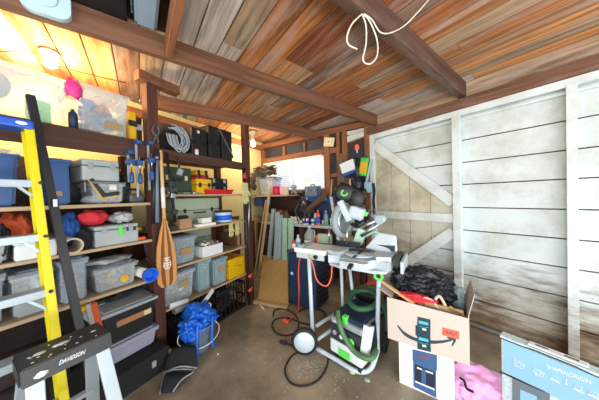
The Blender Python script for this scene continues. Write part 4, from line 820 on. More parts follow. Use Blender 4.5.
# leaning lumber, metal studs, MDF
def lean(name, label, cat, p0, p1, q0, q1, w, t_, mat, z0=None, group=None):
    a = hit(*p0, EQ, q0); 
    if z0 is None: b_ = hit(*p1, EQ, q1)
    else: b_ = hit(*p1, EQ, q1); b_.z = z0
    bm = nb(); bar(bm, b_, a, w, t_, -EQ, .002); return one(name, label, cat, bm, mat, group=group)
lean('wood_strip', 'long pale wood strip leaning in front of the metal studs', 'strip', (270, 188), (256, 296), -2.86, -2.7, .045, .03, 'lumber_pale')
lean('wood_strip', 'second pale wood strip, thinner, leaning left of the metal studs', 'strip', (266, 200), (253, 285), -2.88, -2.75, .025, .02, 'lumber_pale')
for i, (x0, x1, lb, qq) in enumerate(((273, 268, 'galvanised metal stud with a round hole, leftmost of the leaning bundle', -2.93), (277, 275, 'galvanised metal stud in the middle of the leaning bundle', -2.90), (280, 279, 'galvanised metal stud at the right of the leaning bundle', -2.94))):
    a = hit(x0, 209 + i * 3, EQ, qq); b_ = hit(x1, 262, EQ, qq + .07); k = (b_ - a) * (a.z / (a.z - b_.z)); b_ = a + k * .995
    d = (b_ - a).normalized(); t = thing('metal_stud', lb, 'stud', b_, 0); o_ = b_.copy()
    for off_, w_, th in ((0, .075, .004), (-.035, .006, .04), (.035, .006, .04)):
        sd = EW * off_; m_ = -EQ * (.018 if off_ else 0); bm = nb(); bar(bm, a + sd + m_ - o_, b_ + sd + m_ - o_, w_, th, -EQ)
        mesh('web' if not off_ else 'flange', bm, 'galvanised', t)
for i, (x, lb) in enumerate(((284.5, 'mint green strip leaning at the left of the pair below the gloves'), (290.5, 'mint green strip leaning at the right of the pair below the gloves'))):
    a = hit(x + .5, 218, EQ, -2.95); b_ = hit(x, 262, EQ, -2.88); b_ = a + (b_ - a) * (a.z / (a.z - b_.z)) * .995; bm = nb()
    bar(bm, b_, a, .115, .012, -EQ, .002); bar(bm, b_ + EQ * .008, a + EQ * .008, .035, .012, -EQ, .002); one('mint_strip', lb, 'strip', bm, 'mint')
t = thing('mdf_panel', 'tan fibreboard sheet with a dark curved line leaning under the workbench', 'panel', (0, 0, 0))
c1 = Zp(258, 299, 0.05); c2 = Zp(288, 304, 0.05); u1 = hit(263, 255, EQ, -2.93); u2 = hit(287.5, 258, EQ, -2.93)
bw = (c2 - c1).normalized(); bm = nb(); th = Vector((-.2, .9, 0)).normalized() * .012
c1.z = c2.z = .05; hexa(bm, [c1, c2, c2 + th, c1 + th, u1, u2, u2 + th, u1 + th]); mesh('sheet', bm, 'mdf', t)
def onp(u, v): p = (c1 * (1 - u) + c2 * u) * (1 - v) + (u1 * (1 - u) + u2 * u) * v; return p - th * .05
mesh('curved_line', tube(nb(), curve([onp(.25, .12), onp(.55, .22), onp(.8, .45), onp(.93, .72)], 6), .005, 6), 'blade_dark', t)
one('wood_plinth', 'pale timber batten on the floor carrying the fibreboard sheet', 'batten', (lambda b_: bar(b_, c1 * 1 - th * 2 - bw * .03 + Vector((0, 0, -.027)), c2 - th * 2 + bw * .02 + Vector((0, 0, -.027)), .08, .04) and b_)(nb()), 'lumber_pale')
one('rolled_sheet', 'black curved rubber strip lying behind the leaning strips', 'strip', Wbox(nb(), -3.05, -2.75, -3.3, -3.1, .4, .75, .02), 'black_plastic', (0, 0, 0), RW)
for i, (w_, cc, hh, lb) in enumerate(((-3.42, 'brown', .62, 'dark brown board stored upright in the corner by the far post'), (-3.34, 'cardboard', .7, 'tan board stored upright in the corner by the far post'), (-3.26, 'shelf_dark', .58, 'blackish board stored upright in the corner by the far post'))):
    one('stored_board', lb, 'board', Wbox(nb(), w_, w_ + .035, -3.42, -3.02, 0, hh + .4, .003), cc, (0, 0, 0), RW)
# the big blue-black wheeled toolbox, the jug, small bottles
T0 = Zp(289, 304, 0); a0 = RW + math.radians(2)
t = thing('rolling_toolbox', 'tall dark blue wheeled toolbox with ribbed right side under the saw table', 'toolbox', (T0.x, T0.y, 0), a0)
w_ = .44; d_ = .36; h_ = .72
bm = nb(); box(bm, 0, w_, 0, d_, .02, h_, .02); box(bm, .03, w_ - .12, -.012, .01, .05, h_ - .1, .008); mesh('body', bm, 'navy', t)
mesh('lid', box(nb(), -.008, w_ + .008, -.008, d_ + .008, h_ + .002, h_ + .045, .01), 'navy', t)
for z in (.18, .45): mesh('latch', box(nb(), -.014, .0, .05, .12, z, z + .07, .004), 'black_plastic', t)
for k in range(9): mesh('side_rib', box(nb(), w_ - .001, w_ + .02, .03, d_ - .03, .06 + k * .07, .095 + k * .07, .006), 'black_plastic', t)
mesh('badge', lathe(nb(), [(.022, 0), (.022, .003)], 20, at(.075, -.012, .45, PI / 2)), 'pale_blue', t)
for y in (.04, d_ - .07): mesh('wheel', lathe(nb(), [(.03, 0), (.03, .025)], 16, at(w_ - .05, y + .03, .03, PI / 2)), 'rubber', t)
TB = Vector((T0.x, T0.y, 0))
def ont(x, y, z=h_ + .047): return off(TB, a0, x, y, z)
t = thing('gallon_jug', 'translucent white gallon jug standing on the dark blue toolbox', 'jug', ont(.20, .28), a0)
mesh('jug', lathe(nb(), [(.07, 0), (.08, .01), (.08, .16), (.06, .21), (.025, .26), (.02, .28)], 22), 'clear_milky', t); mesh('cap', lathe(nb(), [(.025, .28), (.025, .30)], 14), 'white_plastic', t); mesh('handle', tube(nb(), curve([(.03, 0, .25), (.075, 0, .24), (.085, 0, .18), (.075, 0, .15)], 4), .011, 8), 'clear_milky', t)
jar('small red tub with a white band on the left edge of the toolbox', ont(.06, .08), .03, .115, 'label_red', 'red_plastic', band='paper')
bottle('blue-white spray bottle beside the small red tub', ont(.125, .09), .034, .2, 'pale_blue', 'paper', 'teal', 'spray_bottle')
jar('cream tub near the jug on the dark blue toolbox', ont(.26, .12), .04, .13, 'paper', 'white_plastic', rz=.3)
one('red_knob_tool', 'small red topped tool standing at the right of the jug', 'tool', lathe(nb(), [(.02, 0), (.02, .15), (.03, .155), (.03, .18), (.02, .19)], 14), 'label_red', ont(.36, .22))
# ------------------------------------------------------------------ the tool wall right of the window
def wp(px, py, q): w_, z_ = WQ(px, py, q); return W(w_, q, z_)
t = thing('wall_thermometer', 'tilted pale square gauge with a yellow rim hung high on the stud wall', 'gauge', wp(329, 142, -3.37), RW, rot=(0, math.radians(12), RW))
mesh('plate', box(nb(), -.10, .10, -.012, .012, -.08, .08, .01), 'cream', t); mesh('dial', lathe(nb(), [(.045, 0), (.04, .012)], 24, at(0, -.012, 0, PI / 2)), 'paper', t); mesh('inner_ring', lathe(nb(), [(.025, 0), (.022, .004)], 20, at(0, -.024, 0, PI / 2)), 'grey_plastic', t)
t = thing('hanging_tag', 'orange-red tag hung on a string above the green jug', 'tag', wp(357, 148, -3.35), RW)
mesh('tag', prism(nb(), [(-.035, -.03), (.035, -.03), (.035, .03), (.015, .06), (-.015, .06), (-.035, .03)], -.008, .008), 'label_red', t); mesh('string', tube(nb(), [(0, 0, .06), (.005, .01, .16)], .003, 5), 'black_plastic', t); mesh('tongue', box(nb(), -.006, .006, -.006, .004, -.08, -.03), 'paper', t)
t = thing('plastic_crate', 'tilted white box with a bright blue base hung on the tool wall', 'box', wp(350, 169, -3.28), RW, rot=(0, math.radians(-16), RW))
mesh('box', box(nb(), -.12, .12, -.09, .09, -.05, .12, .01), 'white_plastic', t); mesh('base', box(nb(), -.125, .125, -.095, .095, -.10, -.052, .012), 'blue_plastic', t)
t = thing('fluid_jug', 'green jug with a bright yellow label hung on the tool wall', 'jug', wp(364, 166, -3.3), RW, rot=(0, math.radians(10), RW))
mesh('jug', box(nb(), -.06, .06, -.045, .045, -.16, .13, .025), 'green_plastic', t); mesh('label', box(nb(), -.045, .062, -.048, -.04, -.12, .06, .004), 'yellow_plastic', t); mesh('cap', lathe(nb(), [(.025, .13), (.025, .16)], 14), 'dark_green', t)
one('hand_pump', 'black pump-like tool hanging between the white box and the green jug', 'tool', (lambda b_: [tube(b_, [(0, 0, .18), (0, 0, -.2)], .03, 10), blob(b_, (0, 0, -.22), (.07, .05, .09), .3, 3, 4, 3)] and b_)(nb()), 'bag_black', wp(357, 170, -3.2), RW)
one('trowel', 'brown wooden handle hanging beside the black pump-like tool', 'handle', tube(nb(), [(0, 0, .1), (.01, 0, -.14)], .012, 8), 'skin_wood', wp(350, 185, -3.18), RW)
one('aluminium_square', 'pale metal straightedge leaning against the last stud before the white door', 'straightedge', (lambda b_: bar(b_, (-.035, 0, -.2), (.06, 0, .2), .02, .05, (0, 1, 0)) and b_)(nb()), 'galvanised', wp(368, 172, -3.34), RW)
one('blue_pouch', 'pale blue pouch hung beside the white door edge', 'pouch', box(nb(), -.07, .06, -.03, .03, -.09, .08, .02), 'teal_pale', wp(369, 187, -3.3), RW)
one('black_strap', 'black rubber strap hanging on the edge of the white door', 'strap', tube(nb(), curve([(0, 0, .18), (.015, -.01, .05), (0, 0, -.08), (.01, 0, -.3)], 5), .022, 8), 'rubber', wp(373.5, 195, -3.28), RW)
one('wire_loop', 'pale wire loop hung above the saw arm', 'wire', tube(nb(), [(.05 * math.cos(a), 0, .05 * math.sin(a)) for a in [2 * PI * k / 20 for k in range(20)]], .005, 6, True), 'cable_grey', wp(372, 212, -3.1), RW)
one('dark_tools', 'cluster of dark hanging tools behind the black saw motor', 'tools', (lambda b_: [blob(b_, (random.uniform(-.14, .14), random.uniform(-.02, .04), random.uniform(-.22, .2)), (.06, .03, .09), .4, 3, k, 2) for k in range(12)] and b_)(nb()), 'junk_dark', wp(358, 200, -3.22), RW)
one('tool_stick', 'red-brown tool handle leaning on the stud right of the window', 'handle', tube(nb(), [(0, 0, .14), (-.03, 0, -.16)], .014, 8), 'khaki', wp(332, 188, -3.1), RW)
one('stored_planks', 'row of tan and brown timbers standing under the bench behind the saw cart', 'timbers', (lambda b_: [Wbox(b_, -1.62 + k * .068, -1.565 + k * .068, -3.4, -3.33, .402, random.uniform(.75, .95)) for k in range(7)] and b_)(nb()), 'lumber_pale', (0, 0, 0), RW)
# ================================================================== THE SAW CART
KR = math.radians(20); KO = Vector((-1.12, 1.42, 0))
KI = Matrix.Rotation(-KR, 3, 'Z')
def kl(p): q = KI @ (Vector(p) - KO); return q                      # world -> cart
def kp(px, py, z): return kl(Zp(px, py, z))
def kd(px, py, y):                                                   # pixel on the cart plane at local depth y
    nv = Vector((-math.sin(KR), math.cos(KR), 0)); return kl(hit(px, py, nv, nv.dot(KO) + y))
cart = thing('saw_stand', 'white tubular wheeled saw stand carrying the mitre saw', 'saw stand', KO, KR)
A = kl((-1.56, 1.30, .04)); Bc = kl((-1.12, 1.40, .03)); Cc = kl((-1.055, 1.50, .04)); Dd = kl((-1.06, 1.62, .14)); 
LT = Vector((A.x - .02, A.y, .97)); RT = kl((-.985, 1.55, .90))
mesh('base_rail', tube(nb(), [A] + curve([A + (Bc - A) * .25, A + (Bc - A) * .6, Bc, Cc, Dd], 6), .020, 10), 'tube_white', cart)
mesh('leg', tube(nb(), curve([Dd, Vector((Dd.x, Dd.y, .3)), RT], 4), .019, 10), 'tube_white', cart)
mesh('leg', tube(nb(), [Vector((A.x, A.y, .14)), LT], .020, 10), 'tube_white', cart)
for px, x2, lbx in ((341, 343, 0), (349, 355, 1)):
    a = kd(px, 264, .38); b_ = kd(x2, 312, .42); mesh('leg', tube(nb(), [a, b_ + (b_ - a) * .9], .017, 8), 'tube_white', cart)
for y_, z_ in ((.0, .10), (.0, .24)):
    mesh('side_rail', tube(nb(), [Vector((A.x + .03, A.y + .02, z_)), Vector((A.x + .19, A.y + .52, z_ + .02))], .017, 8), 'tube_white' if z_ < .2 else 'grey_plastic', cart)
wl = mesh('wheel', lathe(nb(), [(.105, -.022), (.124, -.018), (.128, 0), (.124, .018), (.105, .022)], 32, at(A.x - .045, A.y - .085, .128, PI / 2, 0, math.radians(28))), 'rubber', cart)
mesh('hub_cap', lathe(nb(), [(.102, -.01), (.096, .008), (.02, .012)][::-1], 32, at(A.x - .045, A.y - .085, .128, PI / 2, 0, math.radians(28)) @ Matrix.Translation((0, 0, .018))), 'tube_white', wl)
mesh('wheel', lathe(nb(), [(.10, -.02), (.118, -.016), (.118, .016), (.10, .02)], 28, at(.02 + Dd.x, Dd.y + .22, .118, PI / 2, 0, PI / 2)), 'rubber', cart)
for q, nm in ((LT + Vector((.02, -.02, -.02)), 'left'), (RT + Vector((.0, -.03, -.06)), 'right')):
    kn = mesh('clamp_knob', tube(nb(), [q + Vector((.028 * math.cos(a), 0, .028 * math.sin(a))) for a in [2 * PI * k / 18 for k in range(18)]] if nm == 'right' else [q + Vector((-.01, 0, .03)), q + Vector((.03, -.01, -.03))], .012, 8, nm == 'right'), 'lime', cart)
mesh('clamp_bolt', lathe(nb(), [(.016, 0), (.016, .012)], 14, at(RT.x, RT.y - .028, RT.z - .06, PI / 2)), 'black_plastic', cart)
bm = nb(); bar(bm, RT + Vector((.0, .03, -.03)), kd(402, 266, .55), .03, .035); mesh('support_arm', bm, 'charcoal', cart)
bm = nb(); bar(bm, (A.x + .12, A.y + .25, .24), (A.x + .32, A.y + .42, .40), .03, .03); mesh('fold_bracket', bm, 'black_plastic', cart)
# ---- the saw
saw = thing('mitre_saw', 'large white sliding mitre saw with a grey blade guard on the tubular stand', 'mitre saw', KO + Vector((0, 0, .9)), KR)
def sp(px, py, y): q = kd(px, py, y); q.z -= .9; return q
bm = nb()
prism(bm, [(-.27, .05), (-.25, .0), (-.15, .03), (-.11, -.03), (.11, -.03), (.15, .03), (.25, .0), (.27, .05), (.25, .34), (-.25, .34)], .0, .07, 'xy'); prism(bm, [(-.25, .06), (-.24, .0), (-.14, -.035), (.15, -.035), (.24, .0), (.25, .06)], -.02, .0, 'xy')
mesh('base', bm, 'saw_white', saw)
bm = nb(); prism(bm, [(-.27, .04), (-.15, .0), (-.11, .10), (-.11, .36), (-.27, .36)], .072, .105, 'xy'); prism(bm, [(.27, .04), (.17, .0), (.12, .10), (.12, .36), (.27, .36)], .072, .105, 'xy'); mesh('table_wing', bm, 'saw_white', saw)
mesh('turntable', lathe(nb(), [(.14, .072), (.145, .078), (.145, .088), (.02, .09)], 32, at(0, .15, 0)), 'saw_white', saw)
bm = nb(); prism(bm, [(-.10, -.10), (.10, -.10), (.13, -.04), (-.13, -.04)], .02, .065, 'xy'); mesh('front_lip', bm, 'saw_white', saw)
bm = nb(); box(bm, -.11, .11, .02, .05, .09, .10, .003); mesh('miter_scale', bm, 'grey_plastic', saw); mesh('kerf_plate', box(nb(), -.012, .012, -.06, .26, .0905, .094), 'black_plastic', saw); mesh('miter_lever', rbox(nb(), (0, -.12, .045), (.035, .09, .022), (.2, 0, 0), .008), 'black_plastic', saw)
mesh('side_bracket', box(nb(), .285, .33, .06, .3, .03, .10, .004), 'black_plastic', saw); mesh('side_bracket', box(nb(), .34, .36, .0, .3, .0, .09, .004), 'saw_white', saw)
bm = nb(); box(bm, -.27, -.03, .22, .25, .106, .155, .005); box(bm, .03, .27, .22, .25, .106, .155, .005); mesh('fence', bm, 'dark_metal', saw)
# extension wings
bm = nb(); box(bm, -.62, -.28, .0, .26, .055, .10, .006); mesh('extension_table', bm, 'white_plastic', saw); bm = nb(); box(bm, -.5, -.34, .28, .31, .10, .20, .006); mesh('stop_block', bm, 'sage', saw)
P4 = [sp(365, 248, .20), sp(379, 233, .26), sp(396, 236, .28), sp(397, 252, .24), sp(388, 253, .2)]
bm = nb(); f0 = [bm.verts.new(p) for p in P4]; f1 = [bm.verts.new(p + Vector((0, .04, 0))) for p in P4]
bm.faces.new(f0); bm.faces.new(f1[::-1])
for k in range(5): bm.faces.new((f0[k], f1[k], f1[(k + 1) % 5], f0[(k + 1) % 5]))
bmesh.ops.recalc_face_normals(bm, faces=bm.faces[:]); bmesh.ops.bevel(bm, geom=bm.edges[:], offset=.006, segments=2, affect='EDGES'); mesh('side_fence', bm, 'saw_white', saw)
# head
hc = sp(344, 220, .30)
Mb = Matrix.Translation(hc) @ Euler((0, PI / 2, math.radians(-14))).to_matrix().to_4x4()
mesh('blade_guard', lathe(nb(), [(.06, -.035), (.165, -.035), (.178, -.02), (.178, .01), (.165, .02), (.06, .022)], 36, Mb), 'cable_grey', saw)
for rr_ in (.135, .10, .06): mesh('guard_ring', lathe(nb(), [(rr_, .022), (rr_, .030), (rr_ - .018, .031)], 32, Mb), 'steel', saw)
mesh('blade', lathe(nb(), [(.165, -.04), (.165, -.037), (.02, -.037)], 36, Mb), 'steel', saw)
mc = sp(344, 193, .36); Mm = Matrix.Translation(mc) @ Euler((PI / 2, 0, .4)).to_matrix().to_4x4()
mesh('motor_housing', lathe(nb(), [(.02, -.05), (.085, -.045), (.10, -.02), (.10, .03), (.075, .05), (.02, .055)], 28, Mm), 'black_plastic', saw)
mesh('motor_badge', tube(nb(), [Mm @ Vector((.028 * math.cos(a), .028 * math.sin(a), .054)) for a in [math.radians(100 + 26 * k) for k in range(11)]], .009, 6), 'lime', saw)
m2 = sp(357, 199, .38); mesh('dust_housing', blob(nb(), m2, (.07, .06, .085), .12, 2, 6, 3), 'charcoal', saw)
def arm(name, pa, ya, pb_, yb, r, mat, r2=None): a = sp(*pa, ya); b_ = sp(*pb_, yb); return mesh(name, tube(nb(), [a, b_], r, 10, rr=[r, r2 or r]), mat, saw)
bm = nb(); bar(bm, sp(340, 201, .24), sp(350, 221, .24), .06, .055, (0, 1, 0), .01); mesh('grip', bm, 'saw_white', saw)
bm = nb(); g = sp(357, 213, .28); rbox(bm, g, (.14, .10, .12), (0, .3, 0), .025); mesh('gear_housing', bm, 'saw_white', saw)
bm = nb(); bar(bm, sp(358, 243, .33), sp(363, 229, .33), .09, .07, (0, 1, 0), .012); mesh('pivot_arm', bm, 'mint', saw)
arm('slide_rail', (357, 230), .32, (380, 218), .34, .021, 'steel'); arm('slide_rail', (361, 236), .30, (381, 222), .34, .021, 'steel')
mesh('rail_end', tube(nb(), [sp(379, 220, .30), sp(382.5, 218, .38)], .042, 14), 'galvanised', saw)
mesh('dust_hose', tube(nb(), curve([sp(365, 236, .36), sp(375, 232, .38), sp(380, 238, .38), sp(377, 243, .38)], 6), .018, 8), 'mint', saw)
arm('guide_rod', (331, 197), .26, (339, 243), .26, .016, 'galvanised'); mesh('rod_clip', rbox(nb(), sp(332, 222, .25), (.03, .03, .07), (0, 0, 0), .006), 'lime', saw)
arm('hold_down', (347, 226), .20, (347, 246), .20, .009, 'steel'); arm('hold_down', (329, 228), .22, (329, 243), .22, .009, 'steel')
mesh('trigger_handle', tube(nb(), curve([sp(352, 224, .2), sp(358, 226, .16), sp(364, 221, .18)], 5), .02, 8), 'dark_metal', saw)
for p_ in ((366, 214), (371, 219)): mesh('clip', rbox(nb(), sp(*p_, .28), (.03, .03, .04), (0, .4, 0), .006), 'lime' if p_[0] == 366 else 'black_plastic', saw)
mesh('extension_skirt', box(nb(), -.60, -.30, .01, .03, .0, .056, .003), 'saw_white', saw); mesh('extension_stop', box(nb(), -.57, -.53, -.004, .2, .10, .125, .004), 'grey_plastic', saw); mesh('lock_knob', lathe(nb(), [(.02, 0), (.02, .02)], 14, at(-.38, .01, .03, PI / 2)), 'black_plastic', saw)
# pencil-like tools on the saw table
one('combination_square', 'dark steel rule lying across the mitre saw table', 'rule', rbox(nb(), (0, 0, 0), (.22, .035, .008), (0, 0, .1), .002), 'dark_metal', KO + Matrix.Rotation(KR, 3, 'Z') @ Vector((-.03, .17, 1.006 - .006)), KR)
# ================================================================== VACUUM under the saw
V0 = Zp(330, 349, .09); V1 = Zp(362, 369, .09); vr = math.atan2((V1 - V0).y, (V1 - V0).x); vw = (V1 - V0).length
vac = thing('dust_extractor', 'grey and white dust extractor with lime details under the mitre saw', 'vacuum cleaner', (V0.x, V0.y, .03), vr)
vd = .42
bm = nb(); box(bm, 0, vw, 0, vd, .05, .17, .02); mesh('tank', bm, 'white_plastic', vac)
mesh('lime_panel', box(nb(), vw * .30, vw * .66, -.008, .004, .06, .125, .004), 'lime', vac)
bm = nb(); box(bm, .01, vw - .01, .0, vd - .01, .172, .30, .015); mesh('control_panel', bm, 'charcoal', vac)
bm = nb(); box(bm, .0, vw, .02, vd, .302, .36, .02); mesh('top_cover', bm, 'grey_plastic', vac); mesh('top_tray', box(nb(), .02, vw - .02, .04, vd - .02, .361, .40, .012), 'navy', vac)
mesh('lime_latch', box(nb(), vw * .40, vw * .54, .014, .06, .345, .415, .005), 'lime', vac)
mesh('dial', lathe(nb(), [(.034, 0), (.034, .014), (.026, .02)], 22, at(vw * .70, -.002, .235, PI / 2)), 'lime', vac); mesh('dial', lathe(nb(), [(.02, 0), (.02, .012)], 18, at(vw * .2, -.002, .25, PI / 2)), 'grey_plastic', vac); mesh('dial', lathe(nb(), [(.018, 0), (.018, .012)], 18, at(vw * .42, -.002, .24, PI / 2)), 'paper', vac)
bm = nb(); prism(bm, [(-.03, .17), (.03, .15), (.13, .37), (.05, .40)], vw - .004, vw + .05, 'yz'); mesh('side_grip', bm, 'white_plastic', vac)
mesh('side_pocket', box(nb(), vw - .001, vw + .03, .12, vd - .04, .10, .36, .01), 'black_plastic', vac)
for x, y in ((.03, .03), (vw - .05, .03), (.03, vd - .05), (vw - .05, vd - .05)): mesh('caster', lathe(nb(), [(.028, 0), (.028, .022)], 16, at(x + .01, y, .025, PI / 2, 0, PI / 2)), 'rubber', vac)
mesh('brand_text', box(nb(), vw * .1, vw * .34, .018, .024, .325, .337), 'white_plastic', vac)
def vloc(px, py, y):
    nv = Vector((-math.sin(vr), math.cos(vr), 0)); return hit(px, py, nv, nv.dot(Vector((V0.x, V0.y, 0))) + y)
# hose: ribbed green coil on top and a loop hanging in front
def ribbed(pts, r, mat):
    pts = curve(pts, 12); return tube(nb(), pts, r, 10, rr=[r * (1.06 if i % 2 else .92) for i in range(len(pts))])
hz = [vloc(349, 300, .22), vloc(355, 292, .34), vloc(368, 291, .42), vloc(378, 297, .38), vloc(374, 306, .24), vloc(360, 309, .14), vloc(350, 303, .16), vloc(350, 294, .34), vloc(362, 288, .46), vloc(378, 290, .44), vloc(381, 300, .40)]
hz += [vloc(385, 312, .4), vloc(386, 330, .42)]
one('vacuum_hose', 'ribbed green hose coiled on top of the dust extractor', 'hose', ribbed(hz, .026, 0), 'hose_green')
hz = [vloc(338, 311, .02), vloc(339, 322, -.035), vloc(344, 336, -.05), vloc(353, 350, -.055), vloc(365, 358, -.05), vloc(373, 357, .0), vloc(376, 350, .10)]
one('vacuum_hose', 'paler ribbed green hose looping down the front of the dust extractor', 'hose', ribbed(hz, .021, 0), pbr('hose_pale', '50744e', .5) and 'hose_pale')
# ================================================================== CABLES ON THE FLOOR
def gp(*P, z=.008): return [Zp(px, py, z) for px, py in P]
one('power_cord', 'black cord looped in rings on the floor left of the stand wheel', 'cord', tube(nb(), curve(gp((273, 316), (275, 310), (285, 309), (296, 316), (298, 328), (290, 335), (278, 334), (272, 326), (276, 319), (288, 318), (302, 323), (316, 325), (325, 318), (322, 311), (308, 308), (298, 312)), 6), .008, 8), 'rubber')
t = thing('extension_lead', 'black cord with a plug end curving on the floor before the stand wheel', 'cord', (0, 0, 0))
mesh('cord', tube(nb(), curve(gp((283, 342), (294, 346), (303, 349), (292, 356), (285, 369), (290, 382), (303, 386), (318, 380), (327, 366), (328, 352)), 6), .008, 8), 'rubber', t); p = Zp(283, 342, .015); mesh('plug', rbox(nb(), p, (.07, .035, .026), (0, 0, .5), .006), 'black_plastic', t)
t = thing('orange_lead', 'orange extension lead hanging from the saw stand down to the looped black cord', 'cord', (0, 0, 0))
o1 = [vloc(309, 250, -.02), vloc(303, 256, .0), vloc(300, 266, .0), vloc(299, 285, -.0)]; a = Zp(299, 307, .02)
topp = [hit(304, 254, (0, 1, 0), 1.30), hit(300, 258, (0, 1, 0), 1.33), hit(298.5, 272, (0, 1, 0), 1.36), hit(299, 292, (0, 1, 0), 1.38)]
mesh('cord', tube(nb(), curve([kl_ for kl_ in [Vector((-1.60, 1.28, 1.0))] + topp + [Zp(298, 312, .02), Zp(292, 318, .02), Zp(288, 321, .02)]], 6), .007, 8), 'orange_plastic', t)
p = Zp(286, 321, .02); mesh('plug', rbox(nb(), p, (.09, .04, .035), (0, 0, .2), .01), 'orange_plastic', t)
mesh('cord', tube(nb(), curve([Vector((-1.60, 1.28, 1.0)), hit(312, 262, (0, 1, 0), 1.27), hit(317, 280, (0, 1, 0), 1.3), hit(326, 286, (0, 1, 0), 1.33), hit(331, 278, (0, 1, 0), 1.36), hit(332, 264, (0, 1, 0), 1.38)], 6), .006, 8), 'label_red', t)
t = thing('paint_stick', 'pale small brush-like stick lying on the floor before the fibreboard', 'stick', (0, 0, 0)); a, b_ = Zp(259, 304, .012), Zp(264, 309, .012); mesh('stick', tube(nb(), [a, b_], .012, 8, rr=[.02, .008]), 'cream', t)
# ================================================================== BOXES ON THE RIGHT
BR = math.radians(18); B0 = Vector((-.86, 1.60, 0))
wb = thing('coffee_maker_box', 'white carton printed with a dark blue coffee maker, under the open brown box', 'box', B0, BR)
mesh('carton', box(nb(), 0, .355, 0, .30, 0, .385, .003), 'white_bright', wb)
pbr('print_blue', '3c5f8c', .5); pbr('print_dark', '1c2a44', .5); pbr('print_red', 'a04048', .5)
def bpx(px, py, y=0): nv = Vector((-math.sin(BR), math.cos(BR), 0)); q = hit(px, py, nv, nv.dot(B0) + y); return Matrix.Rotation(-BR, 3, 'Z') @ (q - B0)
def flatpoly(name, pix, mat, par, y0, y1, dy=0):
    P = [bpx(*q, dy) for q in pix]; return mesh(name, prism(nb(), [(p.x, p.z) for p in P], y0 + dy, y1 + dy), mat, par)
flatpoly('printed_picture', [(412.5, 349), (437, 355), (437, 371), (436, 371), (436.5, 398), (413.5, 386.5), (413, 360), (412.5, 360)], 'print_blue', wb, -.0015, .001)
flatpoly('printed_picture', [(415, 364), (435, 372), (434.5, 388), (415, 380)], 'print_dark', wb, -.003, -.001)
flatpoly('printed_picture', [(421.5, 368), (426, 370), (426, 384), (421.5, 382)], 'print_blue', wb, -.0045, -.002)
flatpoly('printed_picture', [(417, 366.5), (433, 372.5), (433, 374), (417, 368)], 'white_bright', wb, -.0045, -.002)
flatpoly('printed_picture', [(415, 380.3), (434.5, 388.5), (434.5, 390), (415, 381.6)], 'white_bright', wb, -.0045, -.002)
flatpoly('printed_lettering', [(418.5, 354.5), (429, 357.6), (429, 359.3), (418.5, 356.2)], 'print_red', wb, -.0045, -.002)
flatpoly('printed_picture', [(404.5, 385.5), (406.5, 386.5), (406.5, 388.5), (404.5, 387.5)], 'print_blue', wb, -.0015, .001)
A0 = Vector((-.879, 1.53, .388)); AR = math.radians(17.5)
def apx(px, py, y=0): nv = Vector((-math.sin(AR), math.cos(AR), 0)); q = hit(px, py, nv, nv.dot(A0) + y); return Matrix.Rotation(-AR, 3, 'Z') @ (q - A0)
ab = thing('shipping_box', 'open brown shipping carton with a curved arrow logo and a red HEAVY label', 'box', A0, AR)
BL = apx(388, 338); BRr = apx(470, 366); TL = apx(387, 297); TR = apx(468, 318.5)
aw, ad_, ah = BRr.x, .36, .305
pbr('carton_brown', 'cabdb2', .85, 0, .06, 5)
mesh('front_panel', prism(nb(), [(BL.x, BL.z), (BRr.x, BRr.z), (TR.x, TR.z), (TL.x, TL.z)], 0, .005), 'carton_brown', ab)
bm = nb(); box(bm, .0, aw, .005, ad_, .002, .007); box(bm, 0, .005, .005, ad_, .002, ah); box(bm, aw - .005, aw, .005, ad_, .002, ah); box(bm, 0, aw, ad_ - .005, ad_, .002, ah); mesh('carton_body', bm, 'carton_brown', ab)
bm = nb(); hexa(bm, [Vector(p) for p in ((aw - .004, .01, ah), (aw, .01, ah), (aw, ad_, ah), (aw - .004, ad_, ah), (aw + .03, .03, ah + .14), (aw + .034, .03, ah + .14), (aw + .034, ad_ - .02, ah + .14), (aw + .03, ad_ - .02, ah + .14))]); mesh('flap', bm, 'carton_brown', ab)
bm = nb(); hexa(bm, [Vector(p) for p in ((0, .01, ah), (.004, .01, ah), (.004, ad_, ah), (0, ad_, ah), (-.10, .03, ah + .04), (-.096, .03, ah + .04), (-.096, ad_ - .02, ah + .04), (-.10, ad_ - .02, ah + .04))]); mesh('flap', bm, 'carton_brown', ab)
def aflat(name, pix, mat, y0=-.0015, y1=.001):
    P = [apx(*q) for q in pix]; return mesh(name, prism(nb(), [(p.x, p.z) for p in P], y0, y1), mat, ab)
aflat('tape', [(417.5, 316.5), (430.5, 319.5), (430.5, 336.5), (431, 352), (417.5, 349), (417, 327)], 'tape_dark'); aflat('tape', [(415.5, 325), (417.5, 325.6), (417.5, 336), (415.5, 335)], 'tape_dark')
for k in (0, 16.5): aflat('tape_print', [(418.8, 320.3 + k), (428.3, 322.6 + k), (428.3, 325.3 + k), (418.8, 323.2 + k)], 'tape_blue', -.003, -.001); aflat('tape_print', [(422.3, 327.8 + k), (426.2, 328.8 + k), (426.2, 330.6 + k), (422.3, 329.8 + k)], 'paper', -.003, -.001)
for k in (0, 16.5): 
    P = [apx(*q) for q in ((419, 325.5 + k), (423.5, 327.2 + k), (428.2, 327.2 + k))]; mesh('tape_print', tube(nb(), curve([Vector((p.x, -.002, p.z)) for p in P], 5), .0016, 5), 'tape_blue', ab)
up_ = [(397.5, 324.5), (405, 332), (416, 337.8), (430, 340.2), (443, 340.2), (450.5, 339.2), (451.5, 341)]; lo_ = [(443, 343), (430, 343.8), (416, 341.2), (405, 335.8), (397.3, 326.5)]
def dens(L): return [(p.x, p.y) for p in curve([Vector((a, b_, 0)) for a, b_ in L], 5)]
aflat('arrow_logo', dens(up_) + dens(lo_), 'smile', -.001, .001)
